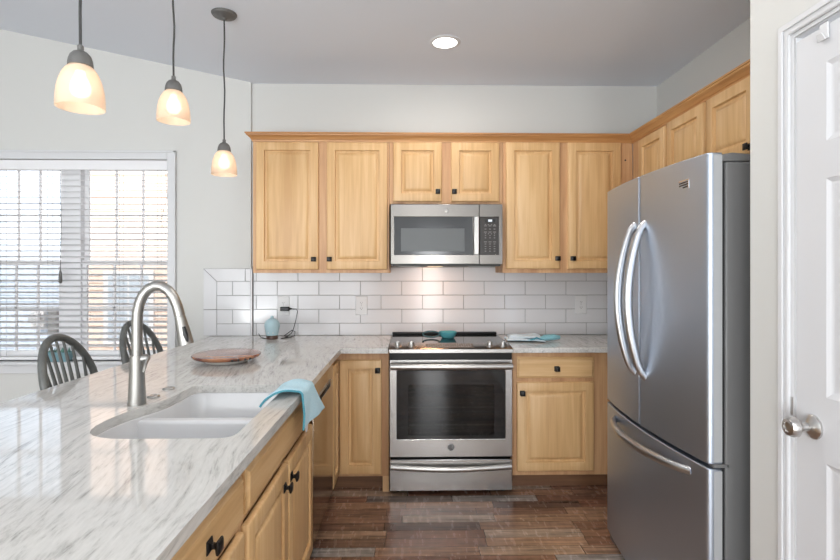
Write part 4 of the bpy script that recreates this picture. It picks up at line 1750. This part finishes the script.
def towel(u, v, lift=0.0):
    """u along the counter edge (0 near, 1 far), v along the drape from sink side to hanging hem"""
    L = v
    # path in (x, z)
    if L < .12:
        t = L / .12
        x = -.545 + .022 * t
        z = CT - .012 + .022 * math.sin(t * math.pi / 2)
    elif L < .48:
        t = (L - .12) / .36
        x = -.523 + .093 * t
        z = CT + .010 + .012 * math.sin(t * math.pi)
    elif L < .60:
        t = (L - .48) / .12
        a = t * math.pi / 2
        x = -.430 + .020 * math.sin(a)
        z = CT + .010 - .022 * (1 - math.cos(a))
    else:
        t = (L - .60) / .40
        hang = .098 + .022 * u
        x = -.410 + (.006 + .028 * u) * t
        z = CT - .012 - hang * t
    k = min(1, L / .5)
    y_near = 1.865 + .10 * k - .06 * max(0, L - .6) / .4
    y_far = 2.150 + .04 * k + .10 * max(0, L - .6) / .4
    y = y_near + (y_far - y_near) * u
    fold = math.sin(u * 9.0 + L * 2.0) * .005 + math.sin(u * 4 + 1) * .004
    if L < .6:
        z += max(0, fold + .003) * min(1, L / .2)
    else:
        x += max(-.004, fold) * min(1, (L - .6) / .2)
    return (x, y, z + lift)


grid_cloth('cloth_body', towel, 17, 26, aqua_cloth, tw, .006)
hem = MB()
hem.tube([Vector(towel(0.0, j / 30)) + Vector((0, -.003, -.001)) for j in range(31)], .0042, 8)
hem.build('hem', hem_cloth, tw)
lb = MB()
p_ = Vector(towel(.12, 1.0))
lb.rings([[tuple(p_ + Vector((dx, dy, dz))) for dy, dz in ((-.02, .004), (.02, .004), (.018, -.016), (-.016, -.016))] for dx in (.002, .004)])
lb.build('care_label', outlet_plastic, tw)

fc = thing('folded_cloth', 'folded pale blue cloth lying on the short counter beside the range', 'cloth', (.90, 3.50, CT))


def folded(layer, x0, x1, y0, y1, zb, skew):
    def fn(u, v):
        x = x0 + (x1 - x0) * u + skew * v
        y = y0 + (y1 - y0) * v - .05 * u
        e = min(u, 1 - u, v, 1 - v)
        z = zb + .012 * min(1, e * 6) + .006 * math.sin(u * 7 + layer) * min(1, e * 5) + .004 * math.sin(v * 6 + u * 3)
        return (x, y, max(CT + .004 + layer * .004, z))
    return fn


grid_cloth('lower_fold', folded(0, .650, .905, 3.42, 3.62, CT + .008, .02), 18, 12, pale_cloth, fc, .006)
grid_cloth('upper_fold', folded(1, .670, .890, 3.45, 3.62, CT + .024, .02), 18, 12, pale_cloth, fc, .006)
hm_ = MB()
q0 = [(.665, 3.452, CT + .010), (.73, 3.435, CT + .011), (.80, 3.40, CT + .013), (.825, 3.385, CT + .024), (.845, 3.385, CT + .032), (.865, 3.39, CT + .024), (.885, 3.40, CT + .016), (.92, 3.42, CT + .028)]
hm_.tube(q0, .0055, 8)
hm_.build('hem', hem_cloth, fc)
rl = MB()
rl.tube([(.875, 3.41, CT + .020), (.92, 3.44, CT + .025), (.98, 3.47, CT + .025), (1.025, 3.485, CT + .022)], [.014, .021, .021, .012], 12, flat=1.3)
rl.build('rolled_corner', cloth('aqua_terry', srgb(160, 212, 222), srgb(130, 192, 206)), fc)
